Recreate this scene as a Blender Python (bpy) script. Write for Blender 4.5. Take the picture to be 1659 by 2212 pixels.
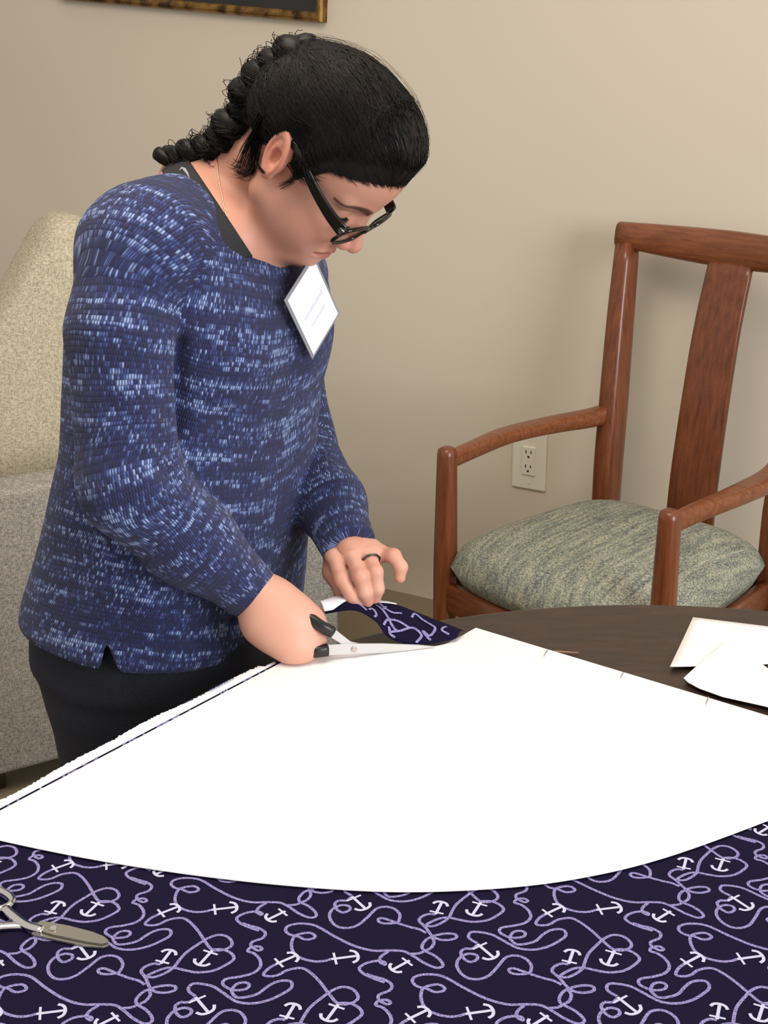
import bpy, bmesh, math, random
import numpy as np
from mathutils import Vector, Matrix

for o in list(bpy.data.objects): bpy.data.objects.remove(o)
random.seed(4); rng = np.random.default_rng(7)
scene = bpy.context.scene
COL = scene.collection

# ------------------------------------------------------------ camera, light, exposure
IMG_W, IMG_H, FOC = 1659., 2212., 3000.
PITCH = math.radians(20.); CAM_H = 1.45
cam_d = bpy.data.cameras.new('camera'); cam = bpy.data.objects.new('camera', cam_d); COL.objects.link(cam)
cam.location = (0, 0, CAM_H); cam.rotation_euler = (math.pi/2 - PITCH, 0, 0)
cam_d.sensor_fit = 'VERTICAL'; cam_d.sensor_height = 24.; cam_d.lens = 24.*FOC/IMG_H
cam_d.clip_start = .02; cam_d.clip_end = 50
scene.camera = cam
scene.view_settings.view_transform = 'Standard'; scene.view_settings.look = 'None'
scene.view_settings.gamma = 1; scene.view_settings.use_curve_mapping = False
scene.view_settings.exposure = 0.8
world = bpy.data.worlds.new('room_light'); scene.world = world; world.use_nodes = True
bg = world.node_tree.nodes['Background']; bg.inputs[0].default_value = (1.0, .95, .90, 1); bg.inputs[1].default_value = .36
def area_light(name, loc, target, size, power, col):
    d = bpy.data.lights.new(name, 'AREA'); d.shape = 'RECTANGLE'; d.size, d.size_y = size; d.energy = power; d.color = col
    o = bpy.data.objects.new(name, d); COL.objects.link(o); o.location = loc
    o.rotation_euler = (Vector(target) - Vector(loc)).to_track_quat('-Z', 'Y').to_euler(); return o
area_light('window_daylight', (2.6, -.7, 1.75), (0, 1.9, 1.0), (1.8, 1.5), 62, (.93, .96, 1.0))
area_light('ceiling_lamp', (-.3, 1.3, 2.65), (-.3, 1.4, 0), (1.2, 1.2), 20, (1.0, .87, .72))

# ------------------------------------------------------------ helpers
def ray(px, py):
    u = (px - IMG_W/2)/FOC; v = (IMG_H/2 - py)/FOC
    return np.array([u, math.cos(PITCH) + v*math.sin(PITCH), -math.sin(PITCH) + v*math.cos(PITCH)])
CAM = np.array([0, 0, CAM_H])
def at(px, py, d): return CAM + ray(px, py)*d            # point at depth d (metres) on the line of sight of a photo pixel
def onz(px, py, z):
    r = ray(px, py); return CAM + r*((z - CAM_H)/r[2])

def new_mat(name, col=(.5, .5, .5), rough=.6, **kw):
    m = bpy.data.materials.new(name); m.use_nodes = True; b = m.node_tree.nodes['Principled BSDF']
    b.inputs['Base Color'].default_value = (*col, 1); b.inputs['Roughness'].default_value = rough
    for k, v in kw.items(): b.inputs[k].default_value = v
    return m
class NT:
    def __init__(s, m): s.t = m.node_tree; s.b = s.t.nodes['Principled BSDF']
    def n(s, typ, ins=None, **attrs):
        n = s.t.nodes.new(typ)
        for k, v in attrs.items(): setattr(n, k, v)
        for k, v in (ins or {}).items():
            if isinstance(v, bpy.types.NodeSocket): s.t.links.new(v, n.inputs[k])
            else: n.inputs[k].default_value = v
        return n
    def m(s, op, a, b=0., c=0.):
        return s.n('ShaderNodeMath', {0: a, 1: b, 2: c}, operation=op).outputs[0]
    def link(s, a, k): s.t.links.new(a, s.b.inputs[k])
    def ramp(s, fac, stops):
        r = s.n('ShaderNodeValToRGB', {0: fac}); e = r.color_ramp.elements
        while len(e) < len(stops): e.new(.5)
        for q, (p, c) in zip(e, stops): q.position = p; q.color = (*c, 1)
        return r.outputs[0]
    def bump(s, h, strength=.3, dist=.002):
        s.link(s.n('ShaderNodeBump', {'Height': h, 'Strength': strength, 'Distance': dist}).outputs[0], 'Normal')
    def coord(s, which='Object', scale=(1, 1, 1)):
        c = s.n('ShaderNodeTexCoord').outputs[which]
        return s.n('ShaderNodeMapping', {0: c, 3: scale}).outputs[0]
    def noise(s, vec, scale, detail=3., rough=.5):
        return s.n('ShaderNodeTexNoise', {'Vector': vec, 'Scale': scale, 'Detail': detail, 'Roughness': rough}).outputs[0]

def srgb(r, g, b):
    f = lambda c: (c/255/12.92) if c/255 < .04045 else ((c/255 + .055)/1.055)**2.4
    return (f(r), f(g), f(b))
def tag(o, label=None, cat=None, group=None, kind=None):
    for k, v in (('label', label), ('category', cat), ('group', group), ('kind', kind)):
        if v: o[k] = v
    return o
def empty(name, loc, label, cat, rz=0):
    o = bpy.data.objects.new(name, None); COL.objects.link(o); o.location = loc; o.rotation_euler = (0, 0, rz); o.empty_display_size = .05
    return tag(o, label, cat)
def obj(name, me, mat, parent=None, smooth=False):
    """link mesh data as one object; vertices are in world space unless the parent is moved (then parent space)"""
    o = bpy.data.objects.new(name, me); COL.objects.link(o)
    for mm in (mat if isinstance(mat, (list, tuple)) else [mat]): me.materials.append(mm)
    if parent: o.parent = parent
    if smooth: me.polygons.foreach_set('use_smooth', [True]*len(me.polygons))
    return o
def world_child(o, parent):
    """parent o to a moved empty, keeping world-space vertex coordinates"""
    o.parent = parent
    M = Matrix.LocRotScale(parent.location, parent.rotation_euler, None)
    o.matrix_parent_inverse = M.inverted(); return o
def mesh(name, v, f):
    me = bpy.data.meshes.new(name); me.from_pydata([tuple(map(float, p)) for p in v], [], [tuple(map(int, q)) for q in f]); me.update(); return me
def bm_mesh(name, bm):
    bmesh.ops.recalc_face_normals(bm, faces=bm.faces); me = bpy.data.meshes.new(name); bm.to_mesh(me); bm.free(); return me
def box_mesh(name, lo, hi, bevel=.0, seg=2):
    bm = bmesh.new(); bmesh.ops.create_cube(bm, size=1)
    lo, hi = np.array(lo, float), np.array(hi, float)
    for v in bm.verts: v.co = Vector((lo + hi)/2) + Vector([c*s for c, s in zip(v.co, hi - lo)])
    if bevel: bmesh.ops.bevel(bm, geom=list(bm.edges), offset=bevel, segments=seg, profile=.5, affect='EDGES')
    return bm_mesh(name, bm)
def sweep_mesh(name, pts, sizes, up=(0, 0, 1), n=12, power=2., cap=True):
    """tube with superelliptic section (half sizes a across, b along up) along pts"""
    pts = [np.array(p, float) for p in pts]; V = []; F = []
    for i, p in enumerate(pts):
        t = pts[min(i+1, len(pts)-1)] - pts[max(i-1, 0)]; t = t/np.linalg.norm(t)
        s = np.cross(t, up); s /= np.linalg.norm(s); u = np.cross(s, t)
        a, b = sizes[i] if not np.isscalar(sizes[i]) else (sizes[i], sizes[i])
        for k in range(n):
            th = 2*math.pi*(k + .5)/n; c, q = math.cos(th), math.sin(th)
            V.append(p + s*a*math.copysign(abs(c)**(2/power), c) + u*b*math.copysign(abs(q)**(2/power), q))
    m = len(pts)
    for i in range(m-1):
        for k in range(n): F.append((i*n+k, i*n+(k+1) % n, (i+1)*n+(k+1) % n, (i+1)*n+k))
    if cap: F.append(tuple(range(n))[::-1]); F.append(tuple((m-1)*n+k for k in range(n)))
    return mesh(name, V, F)
def cr(pts, n=8, closed=False):
    """Catmull-Rom resampling of a polyline"""
    P = np.array(pts, float); out = []
    m = len(P)
    for i in range(m if closed else m-1):
        p0 = P[(i-1) % m] if closed or i > 0 else 2*P[0]-P[1]; p1 = P[i]; p2 = P[(i+1) % m]
        p3 = P[(i+2) % m] if closed or i+2 < m else 2*P[-1]-P[-2]
        for k in range(n):
            t = k/n; out.append(.5*((2*p1) + (p2-p0)*t + (2*p0-5*p1+4*p2-p3)*t*t + (3*p1-p0-3*p2+p3)*t**3))
    if not closed: out.append(P[-1])
    return np.array(out)
def prism_mesh(name, poly, h0, h1, frame=None, bevel=0., seg=1):
    """extrude a 2D outline (x,y) from h0 to h1 along z; frame = 4x4 to place it"""
    bm = bmesh.new(); vs = [bm.verts.new((x, y, h0)) for x, y in poly]; f = bm.faces.new(vs)
    r = bmesh.ops.extrude_face_region(bm, geom=[f]); bmesh.ops.translate(bm, verts=[g for g in r['geom'] if isinstance(g, bmesh.types.BMVert)], vec=(0, 0, h1-h0))
    if bevel: bmesh.ops.bevel(bm, geom=list(bm.edges), offset=bevel, segments=seg, profile=.5, affect='EDGES')
    if frame is not None: bmesh.ops.transform(bm, matrix=frame, verts=bm.verts)
    return bm_mesh(name, bm)
def frame_m(o, x, y, z): return Matrix(((x[0], y[0], z[0], o[0]), (x[1], y[1], z[1], o[1]), (x[2], y[2], z[2], o[2]), (0, 0, 0, 1)))
def nrm(v): v = np.array(v, float); return v/np.linalg.norm(v)

# signed distance modelling: points are (N,3) float32 arrays
def s_ball(p, c, r): return np.linalg.norm(p - np.float32(c), axis=1) - r
def s_ell(p, c, r, R=None):
    q = p - np.float32(c)
    if R is not None: q = q @ np.float32(R)
    r = np.float32(r); k0 = np.linalg.norm(q/r, axis=1); k1 = np.linalg.norm(q/(r*r), axis=1)
    return k0*(k0 - 1)/np.maximum(k1, 1e-6)
def s_cone(p, a, b, ra, rb):
    a = np.float32(a); ba = np.float32(b) - a; t = np.clip(((p - a) @ ba)/float(ba @ ba), 0, 1)
    return np.linalg.norm(p - a - t[:, None]*ba, axis=1) - (ra + (rb - ra)*t)
def s_chain(p, pts, rad, k=.004):
    d = None
    for i in range(len(pts)-1):
        e = s_cone(p, pts[i], pts[i+1], rad[i], rad[i+1]); d = e if d is None else smin(d, e, k)
    return d
def smin(a, b, k):
    h = np.maximum(k - np.abs(a - b), 0)/k; return np.minimum(a, b) - h*h*k*.25
def smax(a, b, k): return -smin(-a, -b, k)
def surface_nets(f, lo, hi, h):
    """mesh the zero set of f on a grid of spacing h, evaluated only in blocks near the surface"""
    B = 8; lo = np.float32(lo); nb = np.ceil((np.float32(hi) - lo)/(h*B)).astype(int); n = nb*B
    ci = np.stack(np.meshgrid(*[np.arange(k) for k in nb], indexing='ij'), -1).reshape(-1, 3)
    cc = lo + (ci + .5)*B*h - .5*h
    cd = f(cc.astype(np.float32))
    D = np.repeat(np.repeat(np.repeat(cd.reshape(nb), B, 0), B, 1), B, 2).astype(np.float32)
    act = ci[np.abs(cd) < B*h*1.25]
    loc = np.stack(np.meshgrid(*[np.arange(B)]*3, indexing='ij'), -1).reshape(-1, 3)
    for s in range(0, len(act), 1500):
        a = act[s:s+1500]; g = (a[:, None, :]*B + loc[None]).reshape(-1, 3)
        D[g[:, 0], g[:, 1], g[:, 2]] = f((lo + g*np.float32(h)).astype(np.float32))
    ins = D < 0
    cnt = np.zeros(n-1, np.int8)
    offs = [(i, j, k) for i in (0, 1) for j in (0, 1) for k in (0, 1)]
    sl = lambda o: tuple(slice(q, m-1+q) for q, m in zip(o, n))
    for o in offs: cnt += ins[sl(o)]
    A = np.argwhere((cnt > 0) & (cnt < 8)); idx = -np.ones(n-1, np.int32); idx[tuple(A.T)] = np.arange(len(A))
    acc = np.zeros((len(A), 3), np.float32); num = np.zeros(len(A), np.float32)
    for a in offs:
        for ax in range(3):
            if a[ax]: continue
            b = list(a); b[ax] = 1
            da = D[tuple((A + a).T)]; db = D[tuple((A + b).T)]; m = (da < 0) != (db < 0)
            t = np.where(m, da/np.where(m, da - db, 1), 0); P = np.float32(a)[None].repeat(len(A), 0); P[:, ax] += t
            acc[m] += P[m]; num[m] += 1
    V = lo + (A + acc/num[:, None])*np.float32(h)
    F = []
    for ax in range(3):
        u, v = (ax+1) % 3, (ax+2) % 3
        s0 = [slice(None)]*3; s1 = [slice(None)]*3; s0[ax] = slice(0, -1); s1[ax] = slice(1, None)
        i0 = ins[tuple(s0)]; i1 = ins[tuple(s1)]
        for flip, mk in ((False, i0 & ~i1), (True, ~i0 & i1)):
            E = np.argwhere(mk); E = E[(E[:, u] > 0) & (E[:, v] > 0) & (E[:, u] < n[u]-1) & (E[:, v] < n[v]-1)]
            q = []
            for du, dv in ((1, 1), (0, 1), (0, 0), (1, 0)):
                c = E.copy(); c[:, u] -= du; c[:, v] -= dv; q.append(idx[tuple(c.T)])
            q = np.stack(q, 1); F.append(q[:, ::-1] if flip else q)
    F = np.concatenate(F); F = F[(F >= 0).all(1)]
    return V.astype(np.float64), F
def np_mesh(name, V, F):
    me = bpy.data.meshes.new(name); me.vertices.add(len(V)); me.vertices.foreach_set('co', np.float32(V).ravel())
    me.loops.add(len(F)*4); me.loops.foreach_set('vertex_index', np.int32(F).ravel())
    me.polygons.add(len(F)); me.polygons.foreach_set('loop_start', np.arange(len(F), dtype=np.int32)*4)
    me.polygons.foreach_set('use_smooth', np.ones(len(F), bool)); me.update(calc_edges=True); me.validate(); return me
def set_col(me, name, C):
    a = me.color_attributes.new(name, 'FLOAT_COLOR', 'POINT'); c = np.ones((len(C), 4), np.float32); c[:, :C.shape[1]] = C; a.data.foreach_set('color', c.ravel())
def grad(f, p, e=.0008):
    p = np.float32(p); g = np.stack([f(p + np.float32(np.eye(3)[i]*e)) - f(p - np.float32(np.eye(3)[i]*e)) for i in range(3)], 1)
    return g/np.maximum(np.linalg.norm(g, axis=1, keepdims=True), 1e-9)
def trace(f, px, py, d0=1.2, off=0.):
    """walk along the line of sight of a photo pixel to the surface of f: a point lying on the body"""
    r = nrm(ray(px, py)); p = CAM + ray(px, py)*d0
    for _ in range(80):
        d = float(f(np.float32(p)[None])[0]) - off
        if abs(d) < 1e-4: break
        p = p + r*d*.8
    return p
# ------------------------------------------------------------ the room
WALL_P = np.array([.54, 3.08, 0.]); WALL_X = np.array([math.cos(math.radians(30)), -math.sin(math.radians(30)), 0]); WALL_N = np.array([-.5, -.8660254, 0])
def on_wall(px, py, off=0.):
    r = ray(px, py); t = ((WALL_P + WALL_N*off - CAM) @ WALL_N)/(r @ WALL_N); return CAM + r*t
m_wall = new_mat('wall_paint', srgb(208, 198, 178), .85); t = NT(m_wall)
t.bump(t.noise(t.coord('Object'), 260., 4.), .12, .001)
c = t.noise(t.coord('Object'), 1.3, 2.); t.link(t.ramp(c, [(.3, srgb(206, 195, 175)), (.7, srgb(211, 200, 181))]), 'Base Color')
W = frame_m(WALL_P, WALL_X, -WALL_N, (0, 0, 1))
o = obj('wall_back', box_mesh('wall_back', (-7.5, 0, 0), (2.6, .1, 2.7)), m_wall); o.matrix_world = W; tag(o, kind='structure')
m_floor = new_mat('carpet', srgb(110, 98, 76), .95); t = NT(m_floor)
t.link(t.ramp(t.noise(t.coord('Object'), 420., 2.), [(.3, srgb(112, 100, 78)), (.7, srgb(152, 138, 112))]), 'Base Color'); t.bump(t.noise(t.coord('Object'), 500., 2.), .5, .004)
o = obj('floor', box_mesh('floor', (-7, -2.2, -.05), (4, 8, 0)), m_floor); tag(o, kind='structure')
# wall outlet
m_plate = new_mat('outlet_ivory', srgb(226, 219, 200), .35); m_slot = new_mat('outlet_slot', srgb(40, 36, 32), .6)
Oc = on_wall(1145, 994); out = empty('wall_outlet', Oc + WALL_N*0., 'ivory electrical outlet on the wall behind the wooden armchair', 'outlet')
def wall_frame(o, off=0.): return frame_m(o + WALL_N*off, WALL_X, (0, 0, 1), WALL_N)   # z out of the wall
def wchild(name, me, mat, root, smooth=False): return world_child(obj(name, me, mat, None, smooth), root)
def rect(w, h): return [(-w, -h), (w, -h), (w, h), (-w, h)]
def tf(me, M): me.transform(M); return me
OF = wall_frame(Oc)
wchild('cover_plate', prism_mesh('plate', rect(.044, .072), 0, .007, OF, .003, 2), m_plate, out)
wchild('receptacle', prism_mesh('recept', rect(.0175, .036), .006, .0105, OF, .0015, 1), m_plate, out)
for zc in (-.018, .018):
    for q in [((-.0065, zc+.005), (.0013, .0042)), ((.0065, zc+.005), (.0013, .0035)), ((0, zc-.007), (.0024, .0026))]:
        wchild('slot', prism_mesh('slot', [(q[0][0]+x, q[0][1]+y) for x, y in rect(*q[1])], .0098, .0109, OF), m_slot, out)
for zc in (-.055, .055):
    wchild('screw', prism_mesh('screw', [(.003*math.cos(a*.7854), zc+.003*math.sin(a*.7854)) for a in range(8)], .006, .0082, OF), m_plate, out)

# framed picture, hanging a little crooked
m_gold = new_mat('gilt_frame', srgb(120, 88, 42), .32, Metallic=.75); t = NT(m_gold)
t.link(t.ramp(t.noise(t.coord('Object'), 30., 4.), [(.35, srgb(66, 44, 20)), (.6, srgb(150, 112, 56))]), 'Base Color')
m_pic = new_mat('dark_picture', srgb(24, 22, 20), .25); t = NT(m_pic)
t.link(t.ramp(t.noise(t.coord('Object'), 6., 3.), [(.3, srgb(16, 15, 14)), (.8, srgb(40, 36, 30))]), 'Base Color')
pl, pr = on_wall(136, -2), on_wall(706, 49)
px_ = nrm(pr - pl); pz_ = nrm(np.cross(px_, -WALL_N)); pz_ = pz_ if pz_[2] > 0 else -pz_
PW = float(np.linalg.norm(pr - pl)); PH = .58; PF = frame_m(pl, px_, pz_, WALL_N)
pic = empty('picture_frame', pl, 'dark framed picture with narrow gilt edge hanging above the woman', 'picture')
wchild('picture_panel', prism_mesh('panel', [(.02, .02), (PW-.02, .02), (PW-.02, PH-.02), (.02, PH-.02)], .004, .010, PF), m_pic, pic)
w = .022
for a, b, rot in [((0, 0), (PW, 0), 0), ((PW, 0), (PW, PH), 1), ((PW, PH), (0, PH), 2), ((0, PH), (0, 0), 3)]:
    L = math.hypot(b[0]-a[0], b[1]-a[1]); dx = ((b[0]-a[0])/L, (b[1]-a[1])/L); dn = (-dx[1], dx[0])
    V = []; prof = [(0, .0), (0, .020), (.004, .026), (.009, .027), (.014, .022), (.018, .020), (w, .016), (w, .0)]
    for e in (0, 1):
        for (q, h) in prof:
            s = q if e == 0 else L - q
            V.append((a[0] + dx[0]*s + dn[0]*q, a[1] + dx[1]*s + dn[1]*q, h))
    n = len(prof); F = [(i, (i+1) % n, n+(i+1) % n, n+i) for i in range(n)] + [tuple(range(n))[::-1], tuple(range(n, 2*n))]
    me = mesh('rail', V, F); me.transform(PF); wchild('frame_rail', me, m_gold, pic)

# ------------------------------------------------------------ upholstered wing chair behind the woman (faces left)
def weave(name, c1, c2, c3, sc=420.):
    m = new_mat(name, c1, .9); t = NT(m)
    v = t.coord('Object', (1, 1, .35)); w1 = t.noise(v, sc, 2.); w2 = t.noise(t.coord('Object', (.3, .3, 1)), sc, 2.)
    mx = t.m('MAXIMUM', w1, w2); t.link(t.ramp(mx, [(.42, c1), (.56, c2), (.7, c3)]), 'Base Color'); t.bump(mx, .5, .0015); return m
m_grey = weave('grey_upholstery', srgb(118, 114, 106), srgb(150, 146, 137), srgb(176, 171, 160))
m_beige = weave('beige_upholstery', srgb(150, 140, 118), srgb(182, 172, 148), srgb(204, 195, 172))
m_foot = new_mat('dark_foot', srgb(40, 24, 16), .4)
a0 = onz(0, 1028, .62); a1 = onz(140, 1005, .62); wx = nrm(a0 - a1); wx[2] = 0; wx = nrm(wx)     # chair front direction (left)
wy = np.array([-wx[1], wx[0], 0]); wy = wy if wy[1] < 0 else -wy                                   # towards the camera
rear = np.array([*(a1 - wx*.545 + wy*.10)[:2], 0])
WC = frame_m(rear - wy*.0, wx, -wy, (0, 0, 1))         # x: rear->front, y: away from camera, z: up
if np.linalg.det(np.array(WC)[:3, :3]) < 0: WC = frame_m(rear, wx, -wy, (0, 0, 1))
wc = empty('upholstered_armchair', rear, 'pale grey upholstered armchair with a tall beige back cushion behind the woman', 'armchair')
def wcp(name, me, mat, local=True):
    if local:
        me.transform(WC)
        if WC.determinant() < 0: me.flip_normals()
    return world_child(obj(name, me, mat, None, True), wc)
CW, CD = .72, .82
for ys in ((0, .10), (CW-.10, CW)): wcp('arm_panel', box_mesh('arm', (0, ys[0], .05), (CD, ys[1], .62), .012, 3), m_grey)
wcp('backrest', box_mesh('back', (0, .102, .30), (.14, CW-.102, .62), .012, 3), m_grey)
wcp('seat_base', box_mesh('sb', (.02, .102, .07), (CD-.03, CW-.102, .298), .012), m_grey)
wcp('seat_cushion', box_mesh('sc', (.145, .104, .30), (CD+.01, CW-.104, .42), .03, 3), m_grey)
for x in (.06, CD-.06):
    for y in (.06, CW-.06): wcp('foot', box_mesh('ft', (x-.025, y-.025, 0), (x+.025, y+.025, .048), .004), m_foot)
# tall soft cushion standing in the chair; one rounded corner shows beside her shoulder
def on_plane(px, py, o, n): r = ray(px, py); return CAM + r*(((o - CAM) @ n)/(r @ n))
cpo = rear - wy*.40; co = []
for px, py in [(-190, 1000), (-110, 830), (0, 642), (62, 530), (88, 486), (112, 464), (142, 458), (182, 470), (300, 512), (400, 560), (410, 800), (400, 1040), (150, 1100), (-120, 1120)]:
    p = on_plane(px, py, cpo, wy) - rear; co.append((float(p @ wx), float(p[2])))
bm = bmesh.new(); cc2 = np.mean(co, axis=0); N = len(co); rings = []
outl = cr(co, 5, True)
for y_, k in ((.335, .90), (.352, .965), (.385, 1.), (.43, 1.), (.462, .965), (.48, .90)): rings.append([bm.verts.new((cc2[0] + (x-cc2[0])*k, y_, cc2[1] + (z-cc2[1])*k)) for x, z in outl])
for a_, b_ in zip(rings, rings[1:]):
    for i_ in range(len(outl)): bm.faces.new((a_[i_], a_[(i_+1) % len(outl)], b_[(i_+1) % len(outl)], b_[i_]))
bm.faces.new(rings[0][::-1]); bm.faces.new(rings[-1])
wcp('back_cushion', bm_mesh('cushion', bm), m_beige)

# ------------------------------------------------------------ wooden open armchair on the right
def wood(name, dark, mid, light, axis=(13, 13, .9), rough=.32):
    m = new_mat(name, mid, rough); t = NT(m); v = t.coord('Object', axis)
    n1 = t.noise(v, 9., 5., .6); n2 = t.noise(t.coord('Object', tuple(a*6 for a in axis)), 14., 2.)
    mx = t.m('ADD', t.m('MULTIPLY', n1, .75), t.m('MULTIPLY', n2, .25))
    t.link(t.ramp(mx, [(.32, dark), (.5, mid), (.68, light)]), 'Base Color'); t.bump(n2, .06, .001); m.node_tree.nodes['Principled BSDF'].inputs['Coat Weight'].default_value = .12; return m
m_wood = wood('cherry_wood', srgb(82, 39, 18), srgb(110, 57, 29), srgb(128, 70, 38))
m_woodh = wood('cherry_wood_rail', srgb(92, 47, 23), srgb(120, 66, 36), srgb(138, 82, 48), (.9, 13, 13))
m_seat = new_mat('sage_seat_fabric', srgb(130, 132, 118), .9); t = NT(m_seat)
v = t.coord('Object', (.55, 1, 1)); n1 = t.noise(t.coord('Object', (22, 2.0, 6)), 5., 3.); n2 = t.noise(t.coord('Object', (1, .3, 1)), 560., 1.); n3 = t.noise(t.coord('Object', (.35, 1, 1)), 480., 1.)
mx = t.m('ADD', t.m('MULTIPLY', n1, .30), t.m('ADD', t.m('MULTIPLY', n2, .50), t.m('MULTIPLY', n3, .22)))
t.link(t.ramp(mx, [(.40, srgb(82, 90, 88)), (.5, srgb(128, 132, 120)), (.62, srgb(184, 180, 154))]), 'Base Color'); t.bump(n2, .6, .0015)
FL = np.array([*onz(966, 972, .635)[:2], 0]); FR = np.array([*onz(1448, 1108, .635)[:2], 0])
cx = nrm(FR - FL); cy = np.array([-cx[1], cx[0], 0]); cw = float(np.linalg.norm(FR - FL))       # x: to its left post -> right post, y: to the back
ch = empty('open_armchair', (FL + FR)/2, 'reddish wooden open armchair with splat back and grey-green woven seat', 'chair', math.atan2(cx[1], cx[0]))
def chp(name, me, mat, smooth=True): return obj(name, me, mat, ch, smooth)
hw = cw/2
for s in (-1, 1):
    chp('front_leg', sweep_mesh('fl', [(s*hw, 0, 0), (s*hw, 0, .20), (s*hw, 0, .40), (s*hw, 0, .55), (s*hw, 0, .625), (s*hw, 0, .637), (s*hw, 0, .641)], [.017, .021, .0225, .020, .0185, .0165, .010], up=(0, 1, 0), n=16, power=2.6), m_wood)
    bp = cr([(s*(hw-.02), .60, 0), (s*(hw-.045), .49, .25), (s*(hw-.05), .475, .46), (s*(hw-.045), .488, .62), (s*(hw-.03), .518, .82), (s*(hw-.015), .549, .975)], 4)
    chp('back_post', sweep_mesh('bp', bp, [(.020 + .004*math.sin(i/(len(bp)-1)*3.1), .024 + .008*math.sin(i/(len(bp)-1)*3.1)) for i in range(len(bp))], up=(0, 1, 0), n=20, power=4), m_wood)
    ap = cr([(s*hw, -.002, .612), (s*(hw+.004), .08, .617), (s*(hw+.012), .20, .620), (s*(hw+.002), .33, .616), (s*(hw-.025), .43, .616), (s*(hw-.042), .49, .622)], 5)
    k = len(ap); wd = np.interp(np.linspace(0, 1, k), [0, .2, .5, .75, 1], [.011, .016, .028, .024, .014]); ht = np.interp(np.linspace(0, 1, k), [0, .5, 1], [.018, .014, .022])
    chp('arm', sweep_mesh('arm', ap, list(zip(wd, ht)), n=16, power=3.2), m_woodh)
    chp('side_rail', sweep_mesh('sr', [(s*(hw-.003), 0, .330), (s*(hw-.025), .24, .330), (s*(hw-.05), .475, .330)], [(.011, .030)]*3, n=12, power=6), m_woodh)
# crest rail: curved back in the middle, its top edge arched
cp = []; cs = []
for i in range(21):
    u = -1 + i/10; z = .994 - .008*(1-u*u) ; y = .548 + .030*(1-u*u)
    cp.append((u*(hw+.008), y, z)); cs.append((.0215, .026 + .012*(1-abs(u)**1.6)))
chp('crest_rail', sweep_mesh('crest', cp, cs, n=18, power=3), m_woodh)
sp = cr([(0, .488, .330), (0, .490, .48), (0, .506, .64), (0, .532, .82), (0, .568, .965)], 5); k = len(sp)
sw = np.interp(np.linspace(0, 1, k), [0, .35, .7, 1], [.057, .056, .053, .050])
chp('splat', sweep_mesh('splat', sp, [(q, .008) for q in sw], up=(0, 1, 0), n=16, power=6), m_wood)
chp('front_rail', sweep_mesh('fr', [(-hw, -.002, .328), (0, -.03, .328), (hw, -.002, .328)], [(.012, .030)]*3, n=12, power=6), m_woodh)
chp('back_rail', sweep_mesh('br', [(-(hw-.05), .475, .330), (hw-.05, .475, .330)], [(.011, .030)]*2, n=12, power=6), m_woodh)
# domed seat cushion
V = []; F = []; NU, NV = 28, 24
for side in (0, 1):
    for j in range(NV+1):
        for i in range(NU+1):
            u = -1 + 2*i/NU; v_ = j/NV
            # squircle mapping to round the corners
            uu = u; vv = 2*v_-1
            e = max(abs(uu), abs(vv)); rr = (uu*uu + vv*vv)**.5
            k = 1 - .075*(min(abs(uu), abs(vv)))**4
            x = uu*k*(hw + .012 - .048*(v_)); y = .225 + vv*k*.243 - .035*(1-uu*uu)*(1-v_)
            edge = (1-abs(uu)**4)*(1-abs(vv)**4)
            z = .396 + .080*edge**.45 if side == 0 else .396 - .034*min(1, edge*6)**.6
            V.append((x, y, z))
n1_ = (NU+1)*(NV+1)
for side in (0, 1):
    for j in range(NV):
        for i in range(NU):
            a = side*n1_ + j*(NU+1)+i; q = (a, a+1, a+NU+2, a+NU+1); F.append(q if side == 0 else q[::-1])
bm = bmesh.new(); me = mesh('seat', V, F); bm.from_mesh(me); bmesh.ops.remove_doubles(bm, verts=bm.verts, dist=.0004)
chp('seat', bm_mesh('seat', bm), m_seat)
# ------------------------------------------------------------ round table
TZ = .74; PZ = TZ + .0039; TC = np.array([.32, .93]); TR = .685
m_table = wood('dark_table_wood', srgb(34, 22, 17), srgb(48, 32, 25), srgb(62, 42, 33), (2, 9, 2), .42)
tb = empty('round_table', (TC[0], TC[1], 0), 'round dark brown table covered with cloth and paper', 'table')
def lathe(name, prof, n=96):
    V = []; F = []
    for r, z in prof:
        for k in range(n): V.append((r*math.cos(2*math.pi*k/n), r*math.sin(2*math.pi*k/n), z))
    for i in range(len(prof)-1):
        for k in range(n): F.append((i*n+k, i*n+(k+1) % n, (i+1)*n+(k+1) % n, (i+1)*n+k))
    F.append(tuple(range(n))[::-1]); F.append(tuple((len(prof)-1)*n+k for k in range(n))); return mesh(name, V, F)
obj('table_top', lathe('top', [(TR-.03, TZ-.034), (TR-.006, TZ-.032), (TR, TZ-.024), (TR, TZ-.008), (TR-.003, TZ-.002), (TR-.009, TZ)], 160), m_table, tb, False)
obj('apron', lathe('apron', [(TR-.12, TZ-.10), (TR-.10, TZ-.098), (TR-.10, TZ-.036)], 96), m_table, tb)
obj('pedestal', lathe('ped', [(.10, .09), (.07, .16), (.055, .30), (.06, .45), (.09, .56), (.12, TZ-.102)], 40), m_table, tb, True)
for k in range(4):
    a = math.pi/4 + k*math.pi/2; d = np.array([math.cos(a), math.sin(a), 0])
    obj('foot', sweep_mesh('foot', [d*.03 + [0, 0, .13], d*.15 + [0, 0, .11], d*.30 + [0, 0, .06], d*.40 + [0, 0, .022]], [(.03, .045), (.03, .04), (.027, .03), (.024, .02)], n=12, power=4), m_table, tb, True)

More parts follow.
